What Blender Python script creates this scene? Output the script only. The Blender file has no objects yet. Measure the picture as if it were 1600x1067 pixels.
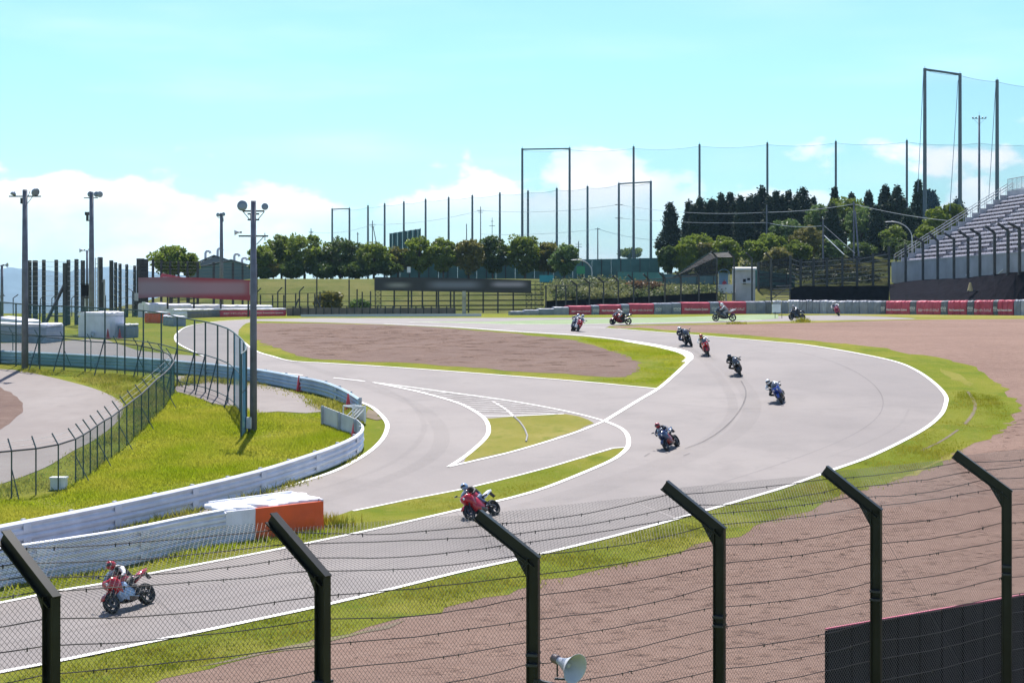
import bpy, bmesh, math, random
import numpy as np
from mathutils import Vector, Matrix, Quaternion
from mathutils.geometry import tessellate_polygon

sc = bpy.context.scene
COL = sc.collection
R = math.radians
F, HY, CZ = 2400.0, 489.0, 7.6          # focal length in photo pixels, horizon row, camera height

# ------------------------------------------------------------------ camera
cam_d = bpy.data.cameras.new('camera'); cam = bpy.data.objects.new('camera', cam_d); COL.objects.link(cam)
cam.location = (0, 0, CZ); cam.rotation_euler = (R(90), 0, 0)
cam_d.sensor_width = 36; cam_d.lens = 54; cam_d.shift_y = -44.5/1600
cam_d.clip_start = 0.5; cam_d.clip_end = 30000
sc.camera = cam

# ------------------------------------------------------------------ world, sun, exposure
HAZE_D = 0.75e-4
SUN_EL, SUN_AZ = 60.0, -4.0             # azimuth measured from +Y (view direction) towards +X
w = bpy.data.worlds.new('World'); sc.world = w; w.use_nodes = True
nt = w.node_tree; nt.nodes.clear()
def N(t, **k):
    n = nt.nodes.new(t)
    for a, b in k.items(): setattr(n, a, b)
    return n
def L(a, b): nt.links.new(a, b)
def mth(op, a, b=None, clamp=False):
    n = N('ShaderNodeMath', operation=op, use_clamp=clamp)
    for i, v in enumerate((a, b)):
        if v is None: continue
        if isinstance(v, (int, float)): n.inputs[i].default_value = v
        else: L(v, n.inputs[i])
    return n.outputs[0]
def sstep(v, a, b):
    n = N('ShaderNodeMapRange', interpolation_type='SMOOTHSTEP'); L(v, n.inputs[0])
    n.inputs[1].default_value = a; n.inputs[2].default_value = b
    return n.outputs[0]
sky = N('ShaderNodeTexSky', sky_type='NISHITA', sun_disc=False)
sky.sun_elevation = R(SUN_EL); sky.sun_rotation = R(SUN_AZ)
sky.air_density = 1.0; sky.dust_density = 0.6; sky.ozone_density = 1.2; sky.altitude = 50
tint = N('ShaderNodeMix', data_type='RGBA', blend_type='MULTIPLY'); tint.inputs[0].default_value = 1
L(sky.outputs[0], tint.inputs[6])
tc = N('ShaderNodeTexCoord'); sep = N('ShaderNodeSeparateXYZ'); L(tc.outputs['Generated'], sep.inputs[0])
el = sep.outputs[2]
# cyan towards the horizon, clear blue overhead
hue = N('ShaderNodeMix', data_type='RGBA'); L(sstep(el, 0.16, 0.45), hue.inputs[0]); hue.inputs[6].default_value = (0.70, 1.0, 1.0, 1); hue.inputs[7].default_value = (0.96, 0.93, 1.06, 1)
L(hue.outputs[2], tint.inputs[7])
# cumulus band: puffs stretched along the horizon, bumpy tops, soft flat haze below
mp = N('ShaderNodeMapping'); L(tc.outputs['Generated'], mp.inputs[0]); mp.inputs['Scale'].default_value = (7, 7, 15)
mp.inputs['Location'].default_value = (3.1, 0.7, 0.4)
n1 = N('ShaderNodeTexNoise'); L(mp.outputs[0], n1.inputs['Vector']); n1.inputs['Scale'].default_value = 1.0
n1.inputs['Detail'].default_value = 7; n1.inputs['Roughness'].default_value = 0.52; n1.inputs['Distortion'].default_value = 0.25
mp2 = N('ShaderNodeMapping'); L(tc.outputs['Generated'], mp2.inputs[0]); mp2.inputs['Scale'].default_value = (3.2, 3.2, 4)
n2 = N('ShaderNodeTexNoise'); L(mp2.outputs[0], n2.inputs['Vector']); n2.inputs['Scale'].default_value = 1.0; n2.inputs['Detail'].default_value = 2
top = mth('ADD', mth('MULTIPLY', n2.outputs[0], 0.02), 0.078)          # height of the cloud tops
rel = mth('DIVIDE', el, top)
mp5 = N('ShaderNodeMapping'); L(tc.outputs['Generated'], mp5.inputs[0]); mp5.inputs['Scale'].default_value = (13, 13, 24); mp5.inputs['Location'].default_value = (1.7, 4.2, 0.3)
n5 = N('ShaderNodeTexNoise'); L(mp5.outputs[0], n5.inputs['Vector']); n5.inputs['Scale'].default_value = 1.0; n5.inputs['Detail'].default_value = 8; n5.inputs['Roughness'].default_value = 0.5
d = mth('SUBTRACT', mth('ADD', mth('MULTIPLY', mth('SUBTRACT', n5.outputs[0], 0.5), 2.1), 1.0), rel)
cl = sstep(d, -0.02, 0.16)                                              # dense, bumpy upper rim
mid = sstep(n1.outputs[0], 0.46, 0.62)                                   # thinner patches inside the bank
under = sstep(rel, 0.45, 0.95)
cl = mth('MULTIPLY', cl, mth('MAXIMUM', mth('ADD', mth('MULTIPLY', mid, 0.5), 0.32), under, clamp=True))
low = sstep(el, 0.05, 0.0)
cmask = mth('MAXIMUM', mth('MULTIPLY', cl, 0.95), mth('MULTIPLY', low, 0.4), clamp=True)
# wispy veil
mp3 = N('ShaderNodeMapping'); L(tc.outputs['Generated'], mp3.inputs[0]); mp3.inputs['Scale'].default_value = (4, 4, 26)
n3 = N('ShaderNodeTexNoise'); L(mp3.outputs[0], n3.inputs['Vector']); n3.inputs['Scale'].default_value = 1.0; n3.inputs['Detail'].default_value = 5
veil = mth('MULTIPLY', sstep(n3.outputs[0], 0.45, 0.8), 0.25)
cmask = mth('MAXIMUM', cmask, mth('MULTIPLY', veil, sstep(el, 0.35, 0.1)), clamp=True)
cm = N('ShaderNodeMix', data_type='RGBA'); L(cmask, cm.inputs[0]); L(tint.outputs[2], cm.inputs[6])
CLOUD = 9.0
cc_ = N('ShaderNodeMix', data_type='RGBA'); mp4 = N('ShaderNodeMapping'); L(tc.outputs['Generated'], mp4.inputs[0]); mp4.inputs['Scale'].default_value = (16, 16, 30)
n4 = N('ShaderNodeTexNoise'); L(mp4.outputs[0], n4.inputs['Vector']); n4.inputs['Scale'].default_value = 1.0; n4.inputs['Detail'].default_value = 6
L(sstep(n4.outputs[0], 0.42, 0.68), cc_.inputs[0]); cc_.inputs[6].default_value = (CLOUD, CLOUD, CLOUD*1.01, 1); cc_.inputs[7].default_value = (CLOUD*.78, CLOUD*.9, CLOUD*1.0, 1); L(cc_.outputs[2], cm.inputs[7])
bg = N('ShaderNodeBackground'); bg.inputs[1].default_value = 0.094
L(cm.outputs[2], bg.inputs[0])
out = N('ShaderNodeOutputWorld'); L(bg.outputs[0], out.inputs[0])

sun_d = bpy.data.lights.new('sun', 'SUN'); sun = bpy.data.objects.new('sun', sun_d); COL.objects.link(sun)
sun_d.energy = 5.0; sun_d.angle = R(0.53); sun_d.color = (1.0, 0.95, 0.88)
sdir = Vector((math.sin(R(SUN_AZ))*math.cos(R(SUN_EL)), math.cos(R(SUN_AZ))*math.cos(R(SUN_EL)), math.sin(R(SUN_EL))))
sun.rotation_euler = sdir.to_track_quat('Z', 'Y').to_euler(); sun.location = (30, 60, 80)
vs = sc.view_settings; vs.view_transform = 'Standard'; vs.look = 'None'; vs.gamma = 1; vs.use_curve_mapping = False
vs.exposure = 0.82
sc.cycles.max_bounces = 6; sc.cycles.transparent_max_bounces = 24; sc.cycles.volume_bounces = 0

# ------------------------------------------------------------------ terrain profile
KY = [-60, 20, 31, 38, 53, 67, 78, 88, 97, 104, 120, 140, 160, 180, 200, 215, 260]
KH = [7.72, 7.7, 7.6, 7.4, 6.9, 5.7, 4.5, 3.5, 2.65, 2.1, 1.35, .75, .42, .22, .1, .06, .05]
def pchip(xk, yk, x):
    xk = np.array(xk, float); yk = np.array(yk, float); h = np.diff(xk); dl = np.diff(yk)/h; m = np.zeros(len(xk))
    for i in range(1, len(xk)-1):
        if dl[i-1]*dl[i] > 0:
            w1 = 2*h[i]+h[i-1]; w2 = h[i]+2*h[i-1]; m[i] = (w1+w2)/(w1/dl[i-1]+w2/dl[i])
    m[0] = dl[0]; m[-1] = dl[-1]
    i = np.clip(np.searchsorted(xk, x)-1, 0, len(h)-1); t = (x-xk[i])/h[i]
    return ((1+2*t)*(1-t)**2*yk[i]+t*(1-t)**2*h[i]*m[i]+t*t*(3-2*t)*yk[i+1]+t*t*(t-1)*h[i]*m[i+1])
TY = np.arange(-60, 261, 1.0)
TZ = CZ - pchip(KY, KH, TY)
def zp(Y): return float(np.interp(Y, TY, TZ))
_yy = np.arange(12, 215, 0.05); _pp = HY + F*(CZ-np.interp(_yy, TY, TZ))/_yy
def yp(py): return float(np.interp(-py, -_pp, _yy))
def G(px, py, dz=0.0):
    Y = yp(py); return Vector(((px-800)/F*Y, Y, zp(Y)+dz))
def PT(px, py, Y): return Vector(((px-800)/F*Y, Y, CZ+(HY-py)/F*Y))
def ss(a, b, x):
    t = min(1, max(0, (x-a)/(b-a))); return t*t*(3-2*t)
def gz(X, Y):
    z = zp(Y)
    if Y > 200:
        up = ss(203, 236, Y)*ss(-66, -40, X)*(1-ss(340, 480, Y))
        z += 5.3*up + 6.5*ss(232, 285, Y)*ss(16, 52, X)*(1-ss(360, 520, Y))
        z -= 16*ss(215, 420, Y)*(1-ss(-66, -44, X)) + 14*ss(380, 600, Y)*ss(-66, -44, X)
    return z

# ------------------------------------------------------------------ materials
MATS = {}
def mat(name, color, rough=0.7, metal=0.0, var=0.0, vscale=3.0, bump=0.0, bscale=30.0, spec=0.5, color2=None, det=4, lo=0.35, hi=0.65, trans=0.0, objrand=0.0, space='Object', coat=0.0, stretch=None):
    if name in MATS: return MATS[name]
    m = bpy.data.materials.new(name); m.use_nodes = True; MATS[name] = m
    t = m.node_tree; b = t.nodes['Principled BSDF']
    b.inputs['Roughness'].default_value = rough; b.inputs['Metallic'].default_value = metal
    b.inputs['Specular IOR Level'].default_value = spec; b.inputs['Coat Weight'].default_value = coat
    c = tuple(color)+(1,); b.inputs['Base Color'].default_value = c
    nd = t.nodes.new; ln = t.links.new
    tcn = nd('ShaderNodeTexCoord'); src = tcn.outputs[space]
    if space == 'World':
        pass
    if stretch:
        mpn = nd('ShaderNodeMapping'); ln(src, mpn.inputs[0]); mpn.inputs['Scale'].default_value = stretch; src = mpn.outputs[0]
    col = None
    if var > 0 or color2:
        n = nd('ShaderNodeTexNoise'); ln(src, n.inputs['Vector']); n.inputs['Scale'].default_value = vscale; n.inputs['Detail'].default_value = det
        r = nd('ShaderNodeMapRange'); ln(n.outputs[0], r.inputs[0]); r.inputs[1].default_value = lo; r.inputs[2].default_value = hi
        mx = nd('ShaderNodeMix'); mx.data_type = 'RGBA'; ln(r.outputs[0], mx.inputs[0])
        if color2 is None:
            mx.inputs[6].default_value = tuple(x*(1-var) for x in color)+(1,); mx.inputs[7].default_value = tuple(min(1, x*(1+var)) for x in color)+(1,)
        else:
            mx.inputs[6].default_value = c; mx.inputs[7].default_value = tuple(color2)+(1,)
        col = mx.outputs[2]
    if objrand > 0:
        oi = nd('ShaderNodeObjectInfo'); hs = nd('ShaderNodeHueSaturation')
        r = nd('ShaderNodeMapRange'); ln(oi.outputs['Random'], r.inputs[0]); r.inputs[3].default_value = 1-objrand; r.inputs[4].default_value = 1+objrand
        ln(r.outputs[0], hs.inputs['Value'])
        if col: ln(col, hs.inputs['Color'])
        else: hs.inputs['Color'].default_value = c
        col = hs.outputs[0]
    if col: ln(col, b.inputs['Base Color'])
    if bump > 0:
        n = nd('ShaderNodeTexNoise'); ln(src, n.inputs['Vector']); n.inputs['Scale'].default_value = bscale; n.inputs['Detail'].default_value = 5
        bp = nd('ShaderNodeBump'); bp.inputs['Strength'].default_value = bump; bp.inputs['Distance'].default_value = 0.05; ln(n.outputs[0], bp.inputs['Height']); ln(bp.outputs[0], b.inputs['Normal'])
    if trans > 0:
        tr = nd('ShaderNodeBsdfTranslucent'); ms = nd('ShaderNodeMixShader'); ms.inputs[0].default_value = trans
        if col: ln(col, tr.inputs[0])
        else: tr.inputs[0].default_value = c
        ln(b.outputs[0], ms.inputs[1]); ln(tr.outputs[0], ms.inputs[2]); ln(ms.outputs[0], t.nodes['Material Output'].inputs[0])
    return m
def netmat(name, color, cover, stripes=None):
    """thin netting: threads too fine to see singly; coverage = share of the area that is thread"""
    if name in MATS: return MATS[name]
    m = bpy.data.materials.new(name); m.use_nodes = True; MATS[name] = m
    t = m.node_tree; b = t.nodes['Principled BSDF']; b.inputs['Base Color'].default_value = tuple(color)+(1,); b.inputs['Roughness'].default_value = .8
    tr = t.nodes.new('ShaderNodeBsdfTransparent'); ms = t.nodes.new('ShaderNodeMixShader'); ms.inputs[0].default_value = cover
    t.links.new(tr.outputs[0], ms.inputs[1]); t.links.new(b.outputs[0], ms.inputs[2]); t.links.new(ms.outputs[0], t.nodes['Material Output'].inputs[0])
    if stripes:
        tcn = t.nodes.new('ShaderNodeTexCoord'); n = t.nodes.new('ShaderNodeTexNoise'); n.inputs['Scale'].default_value = stripes
        mpn = t.nodes.new('ShaderNodeMapping'); mpn.inputs['Scale'].default_value = (.15, .15, 1.6)
        t.links.new(tcn.outputs['Object'], mpn.inputs[0]); t.links.new(mpn.outputs[0], n.inputs['Vector'])
        r = t.nodes.new('ShaderNodeMapRange'); r.inputs[1].default_value = .3; r.inputs[2].default_value = .7; r.inputs[3].default_value = cover*.55; r.inputs[4].default_value = min(1, cover*1.5)
        t.links.new(n.outputs[0], r.inputs[0]); t.links.new(r.outputs[0], ms.inputs[0])
    return m

# ------------------------------------------------------------------ mesh builder and tagging
def tag(o, label=None, cat=None, group=None, kind=None):
    if label: o['label'] = label
    if cat: o['category'] = cat
    if group: o['group'] = group
    if kind: o['kind'] = kind
    return o
ORIG = {}
def thing(name, label, cat, loc=(0, 0, 0), group=None):
    o = bpy.data.objects.new(name, None); o.empty_display_size = .3; COL.objects.link(o); o.location = loc
    ORIG[o] = Vector(loc); return tag(o, label, cat, group)
class MB:
    def __init__(s): s.v = []; s.f = []; s.m = []; s.mi = 0
    def add(s, vs, fs):
        n = len(s.v); s.v += [tuple(v) for v in vs]; s.f += [tuple(i+n for i in f) for f in fs]; s.m += [s.mi]*len(fs); return s
    def box(s, c, size, rot=None):
        x, y, z = [a/2 for a in size]
        p = [Vector((sx*x, sy*y, sz*z)) for sz in (-1, 1) for sx, sy in ((-1, -1), (1, -1), (1, 1), (-1, 1))]
        if rot is not None:
            rm = rot if isinstance(rot, Matrix) else Matrix.Rotation(rot, 3, 'Z')
            p = [rm @ q for q in p]
        c = Vector(c); return s.add([q+c for q in p], [(0, 3, 2, 1), (4, 5, 6, 7), (0, 1, 5, 4), (1, 2, 6, 5), (2, 3, 7, 6), (3, 0, 4, 7)])
    def beam(s, a, b, w, h, up=(0, 0, 1)):
        a, b = Vector(a), Vector(b); d = (b-a); l = d.length; d.normalize(); up = Vector(up)
        if abs(d.dot(up)) > .95: up = Vector((0, 1, 0)) if abs(d.y) < .9 else Vector((1, 0, 0))
        x = d.cross(up).normalized(); u = x.cross(d)
        rm = Matrix((x, d, u)).transposed(); return s.box((a+b)/2, (w, l, h), rm)
    def tube(s, pts, r, n=6, cap=True):
        pts = [Vector(p) for p in pts]; rs = r if isinstance(r, (list, tuple)) else [r]*len(pts)
        V = []; Fc = []; prev = None
        for i, p in enumerate(pts):
            d = (pts[min(i+1, len(pts)-1)]-pts[max(i-1, 0)]).normalized()
            if prev is None:
                a = Vector((0, 0, 1)) if abs(d.z) < .9 else Vector((1, 0, 0)); x = d.cross(a).normalized()
            else: x = (prev - d*prev.dot(d)).normalized()
            prev = x; y = d.cross(x)
            for k in range(n):
                t = 2*math.pi*k/n; V.append(p+(x*math.cos(t)+y*math.sin(t))*rs[i])
        for i in range(len(pts)-1):
            for k in range(n):
                a = i*n+k; b = i*n+(k+1) % n; Fc.append((a, b, b+n, a+n))
        if cap: Fc += [tuple(range(n-1, -1, -1)), tuple(range((len(pts)-1)*n, len(pts)*n))]
        return s.add(V, Fc)
    def lathe(s, prof, axis_o, axis_d, n=20, close=False):
        o = Vector(axis_o); d = Vector(axis_d).normalized(); a = Vector((0, 0, 1)) if abs(d.z) < .9 else Vector((1, 0, 0)); x = d.cross(a).normalized(); y = d.cross(x)
        V = []; Fc = []
        for (r, t) in prof:
            for k in range(n):
                q = 2*math.pi*k/n; V.append(o+d*t+(x*math.cos(q)+y*math.sin(q))*r)
        m = len(prof)
        for i in range(m if close else m-1):
            j = (i+1) % m
            for k in range(n): Fc.append((i*n+k, i*n+(k+1) % n, j*n+(k+1) % n, j*n+k))
        return s.add(V, Fc)
    def loft(s, rings, cap=True):
        n = len(rings[0]); V = [p for r in rings for p in r]; Fc = []
        for i in range(len(rings)-1):
            for k in range(n): Fc.append((i*n+k, i*n+(k+1) % n, (i+1)*n+(k+1) % n, (i+1)*n+k))
        if cap: Fc += [tuple(range(n-1, -1, -1)), tuple(range((len(rings)-1)*n, len(rings)*n))]
        return s.add(V, Fc)
    def quad(s, a, b, c, d): return s.add([a, b, c, d], [(0, 1, 2, 3)])
    def build(s, name, mats, parent=None, smooth=False, label=None, cat=None, group=None, kind=None, origin=None):
        me = bpy.data.meshes.new(name)
        o = ORIG.get(parent, Vector((0, 0, 0))) if parent is not None else (Vector(origin) if origin is not None else Vector((0, 0, 0)))
        v = np.array(s.v, dtype=float).reshape(-1, 3) - np.array(o)
        me.from_pydata(v.tolist(), [], s.f); mats = mats if isinstance(mats, (list, tuple)) else [mats]
        for m in mats: me.materials.append(m)
        if len(mats) > 1: me.polygons.foreach_set('material_index', s.m)
        if smooth: me.polygons.foreach_set('use_smooth', [True]*len(me.polygons))
        me.update(); ob = bpy.data.objects.new(name, me); COL.objects.link(ob)
        if parent is not None: ob.parent = parent; ORIG[ob] = o
        else: ob.location = o; ORIG[ob] = o
        return tag(ob, label, cat, group, kind)
def npmesh(name, V, Fq, mats, parent=None, kind=None, label=None, origin=(0, 0, 0), midx=None):
    """V (n,3) array, Fq (m,k) array of equal-size faces"""
    me = bpy.data.meshes.new(name); V = np.asarray(V, np.float32) - np.array(ORIG.get(parent, origin) if parent is not None else origin, np.float32); Fq = np.asarray(Fq, np.int32); k = Fq.shape[1]
    me.vertices.add(len(V)); me.vertices.foreach_set('co', V.ravel()); me.loops.add(Fq.size); me.loops.foreach_set('vertex_index', Fq.ravel())
    me.polygons.add(len(Fq)); me.polygons.foreach_set('loop_start', np.arange(0, Fq.size, k, dtype=np.int32)); me.polygons.foreach_set('loop_total', np.full(len(Fq), k, np.int32))
    for m in (mats if isinstance(mats, (list, tuple)) else [mats]): me.materials.append(m)
    if midx is not None: me.polygons.foreach_set('material_index', np.asarray(midx, np.int32))
    me.update(calc_edges=True); me.validate(); ob = bpy.data.objects.new(name, me); COL.objects.link(ob)
    if parent is not None: ob.parent = parent; ORIG[ob] = ORIG.get(parent, Vector((0, 0, 0)))
    else: ob.location = origin; ORIG[ob] = Vector(origin)
    return tag(ob, label, None, None, kind)
def copy_tree(o, parent=None):
    c = o.copy(); COL.objects.link(c)
    if parent is not None: c.parent = parent
    if o in ORIG: ORIG[c] = ORIG[o].copy()
    for ch in o.children: copy_tree(ch, c)
    return c
def remat(o, i, m):
    o.material_slots[i].link = 'OBJECT'; o.material_slots[i].material = m
ORD = ['first', 'second', 'third', 'fourth', 'fifth', 'sixth', 'seventh', 'eighth', 'ninth', 'tenth', 'eleventh', 'twelfth', 'thirteenth', 'fourteenth', 'fifteenth', 'sixteenth', 'seventeenth', 'eighteenth', 'nineteenth', 'twentieth']
# ================================================================== THE GROUND
def gmat(name, cols, scales, bump=0.0, bscale=40, rough=.9, spec=.3, dist=.03, stretch=None, extra=None):
    """ground material: several noise octaves between colours, in metres"""
    m = bpy.data.materials.new(name); m.use_nodes = True; MATS[name] = m
    t = m.node_tree; b = t.nodes['Principled BSDF']; b.inputs['Roughness'].default_value = rough; b.inputs['Specular IOR Level'].default_value = spec
    nd = t.nodes.new; ln = t.links.new; g = nd('ShaderNodeNewGeometry'); src = g.outputs['Position']
    if stretch:
        mpn = nd('ShaderNodeMapping'); ln(src, mpn.inputs[0]); mpn.inputs['Scale'].default_value = stretch; src = mpn.outputs[0]
    prev = None
    for i, (c, scl) in enumerate(zip(cols[1:], scales)):
        n = nd('ShaderNodeTexNoise'); ln(src, n.inputs['Vector']); n.inputs['Scale'].default_value = scl[0]; n.inputs['Detail'].default_value = 6; n.inputs['Roughness'].default_value = .6
        r = nd('ShaderNodeMapRange'); ln(n.outputs[0], r.inputs[0]); r.inputs[1].default_value = scl[1]; r.inputs[2].default_value = scl[2]; r.inputs[4].default_value = scl[3] if len(scl) > 3 else 1
        mx = nd('ShaderNodeMix'); mx.data_type = 'RGBA'; ln(r.outputs[0], mx.inputs[0])
        if prev is None: mx.inputs[6].default_value = tuple(cols[0])+(1,)
        else: ln(prev, mx.inputs[6])
        mx.inputs[7].default_value = tuple(c)+(1,); prev = mx.outputs[2]
    ln(prev, b.inputs['Base Color'])
    if bump:
        n = nd('ShaderNodeTexNoise'); ln(src, n.inputs['Vector']); n.inputs['Scale'].default_value = bscale; n.inputs['Detail'].default_value = 8; n.inputs['Roughness'].default_value = .7
        bp = nd('ShaderNodeBump'); bp.inputs['Strength'].default_value = bump; bp.inputs['Distance'].default_value = dist; ln(n.outputs[0], bp.inputs['Height']); ln(bp.outputs[0], b.inputs['Normal'])
    return m
M_ASPH = gmat('asphalt', [(.150, .130, .125), (.182, .159, .150), (.122, .106, .102), (.205, .18, .17), (.11, .096, .092)], [(.09, .4, .62), (.33, .48, .72, .75), (9, .55, .75, .5), (1.7, .6, .75, .5)], bump=.35, bscale=60, rough=.66, spec=.32, dist=.01)
M_ASPH2 = gmat('old_asphalt', [(.185, .16, .15), (.22, .195, .183), (.15, .13, .125)], [(.2, .4, .65), (1.3, .5, .8, .6)], bump=.35, bscale=60, rough=.75, spec=.2, dist=.01)
M_GRASS = gmat('grass', [(.135, .163, .014), (.20, .195, .03), (.095, .138, .011), (.255, .21, .065)], [(.12, .42, .62), (.5, .5, .66, .8), (2.5, .55, .8, .6)], bump=.9, bscale=9, dist=.1, spec=.04)
M_BANK = gmat('bank_grass', [(.085, .10, .024), (.125, .125, .04), (.06, .08, .018), (.15, .135, .06)], [(.1, .42, .62), (.35, .5, .66, .8), (1.2, .55, .8, .6)], bump=.9, bscale=5, dist=.15, spec=.04)
M_GRASS_DRY = gmat('dry_grass', [(.185, .18, .035), (.26, .225, .07), (.12, .15, .018)], [(.3, .4, .65), (1.2, .5, .7, .8)], bump=.8, bscale=9, dist=.08, spec=.04)
M_GRAVEL = gmat('gravel', [(.248, .170, .139), (.205, .139, .115), (.295, .21, .173), (.10, .068, .058)], [(.1, .4, .65), (2.2, .5, .75, .8), (6.5, .56, .7, .8)], bump=.8, bscale=12, dist=.10, spec=.02, stretch=(.75, 1.6, 1))
M_GRAVEL2 = gmat('island_gravel', [(.172, .122, .102), (.145, .10, .085), (.205, .148, .124), (.10, .07, .06)], [(.1, .4, .65), (1.2, .5, .7, .8), (3.5, .56, .7, .8)], bump=.8, bscale=8, dist=.10, stretch=(.5, 1.6, 1), spec=.05)
M_TURF = gmat('green_runoff_paint', [(.135, .20, .085), (.18, .235, .115), (.22, .26, .15)], [(.15, .4, .65), (.6, .5, .7, .7)], bump=.2, bscale=40, rough=.8)
M_LINE = gmat('white_line_paint', [(.74, .73, .70), (.60, .58, .55), (.42, .40, .38)], [(.9, .45, .7), (6, .6, .75, .7)], rough=.6)
M_WORN = gmat('worn_line_paint', [(.42, .40, .385), (.30, .28, .27), (.55, .54, .52)], [(1.2, .45, .6), (5, .5, .7, .8)], rough=.7)
M_SOIL = gmat('dirt', [(.16, .125, .08), (.11, .085, .06), (.13, .14, .03)], [(.8, .4, .65), (.35, .5, .7, .8)], bump=.7, bscale=10)
M_RUBBER = netmat('tyre_mark_rubber', (.05, .047, .049), .3, stripes=1.2)
M_RUBBER2 = netmat('faint_rubber', (.07, .065, .067), .045, stripes=.4)
M_SEAL = netmat('seam_tar', (.05, .047, .047), .22, stripes=.5)

LEV = .006
def smooth_px(pts, closed=False, sub=6):
    P = [Vector((p[0], p[1], 0)) for p in pts]; n = len(P); out = []
    rng = range(n if closed else n-1)
    for i in rng:
        p0 = P[(i-1) % n] if (closed or i > 0) else P[0]; p1 = P[i]; p2 = P[(i+1) % n]; p3 = P[(i+2) % n] if (closed or i+2 < n) else P[-1]
        for k in range(sub):
            t = k/sub; t2 = t*t; t3 = t2*t
            q = .5*((2*p1)+(p2-p0)*t+(2*p0-5*p1+4*p2-p3)*t2+(3*p1-p0-3*p2+p3)*t3); out.append((q.x, q.y))
    if not closed: out.append(tuple(P[-1][:2]))
    return out
def drape(bm, level):
    ys = [v.co.y for v in bm.verts]; a, b = int(math.floor(min(ys))), int(math.ceil(max(ys)))
    for y in range(a+1, b):
        bmesh.ops.bisect_plane(bm, geom=bm.verts[:]+bm.edges[:]+bm.faces[:], plane_co=(0, y, 0), plane_no=(0, 1, 0), dist=1e-5)
    for v in bm.verts: v.co.z = zp(v.co.y)+level*LEV
def finish(bm, name, m, kind='structure', parent=None, **k):
    for f in bm.faces:
        f.normal_update()
        if f.normal.z < 0: f.normal_flip()
    me = bpy.data.meshes.new(name); bm.to_mesh(me); bm.free(); me.materials.append(m)
    o = bpy.data.objects.new(name, me); COL.objects.link(o)
    if parent is not None: o.parent = parent
    else: o['kind'] = kind
    return o
rgj = random.Random(4)
def world_poly(pts_px, rough=0.0, step=.8):
    W = [G(x, y) for x, y in pts_px]; out = []; n = len(W)
    for i in range(n):
        a, b = W[i], W[(i+1) % n]; l = (b-a).length; k = max(1, min(60, int(l/step))) if rough else 1
        for j in range(k): out.append(a.lerp(b, j/k))
    if rough:
        out = [Vector((p.x+rgj.gauss(0, rough), p.y+rgj.gauss(0, rough), 0)) for p in out]
    return [Vector((p.x, p.y, 0)) for p in out]
def patch(name, pts_px, level, m, rough=0.0, parent=None, step=.8):
    W = world_poly(pts_px, rough, step); bm = bmesh.new(); vs_ = [bm.verts.new(p) for p in W]
    for t in tessellate_polygon([W]):
        try: bm.faces.new([vs_[i] for i in t])
        except ValueError: pass
    drape(bm, level); return finish(bm, name, m, parent=parent)
def line(bm, pts_px, width, px=True, w2=None):
    W = [G(x, y) for x, y in pts_px] if px else pts_px; W = [Vector((p.x, p.y, 0)) for p in W]; prev = None; n = len(W)
    for i, p in enumerate(W):
        d = (W[min(i+1, n-1)]-W[max(i-1, 0)]).normalized(); q = Vector((-d.y, d.x, 0))
        wd = width if w2 is None else width+(w2-width)*i/(n-1)
        a, b = bm.verts.new(p+q*wd/2), bm.verts.new(p-q*wd/2)
        if prev: bm.faces.new((prev[0], prev[1], b, a))
        prev = (a, b)

OUTER = [(945, 513), (970, 514.5), (1000, 517), (1100, 525), (1200, 533.7), (1256, 539), (1326, 550), (1397, 565), (1433, 580), (1461, 600), (1477, 618), (1478, 631), (1470, 649), (1447, 669), (1408, 691), (1357, 715), (1301, 735), (1234, 759), (1200, 770), (1104, 798), (969, 836), (839, 868), (723, 893.5), (633, 916), (518, 944), (400, 969.5), (233, 1004.5), (96, 1033), (0, 1051.5), (-150, 1082)]
INNER_NEAR = [(-120, 965), (0, 943), (93, 924), (166, 912), (225, 899), (399, 866), (493, 847), (597, 825), (732, 794), (800, 778), (851, 763), (912, 739), (957, 719), (977, 704), (982, 694), (980, 680), (969, 669), (945, 658.5), (893, 645), (800, 627.5), (681, 611), (583, 598)]
CROSS = [(701, 730.5), (718, 726), (800, 706.6), (893, 678.5), (945, 658.3), (997, 626.5), (1028, 608), (1053, 587), (1075, 566), (1080.5, 557.6), (1074, 551), (1053, 545), (997, 535), (912, 525), (800, 518), (700, 511), (600, 506.5)]
TRI_LEFT = [(583, 598), (653, 612.5), (709, 628), (734.5, 639), (757, 654.6), (763.5, 671.5), (757, 687), (729, 712), (701, 730.5)]
LEFT_OUT = [(563, 629), (583, 638), (602, 657), (604.5, 671.5), (594, 691), (569, 712), (526.5, 735), (470, 754), (400, 772.6), (281, 798), (140, 827), (28, 851), (-80, 874)]
MID_BOT = [(378, 533), (400, 549), (425, 557), (456, 564.6), (512, 568), (625, 575), (800, 588), (912, 597), (1028, 608)]
VERGE_OUT = [(1000, 512), (1025, 514), (1070, 518.5), (1130, 521.5), (1200, 526.7), (1284, 533.7), (1360, 541.6), (1405, 550), (1467, 559), (1515, 574.5), (1548.6, 590), (1574, 614), (1592, 643), (1585, 663), (1548.6, 680), (1515, 695), (1481, 716), (1425, 742), (1369, 761), (1312, 775), (1245, 803.5), (1200, 818), (1151, 836), (1053, 862.6), (926.5, 893.5), (842, 913), (800, 928), (681, 958), (540.5, 989), (400, 1023), (253, 1059), (100, 1095), (-150, 1150)]

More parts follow.
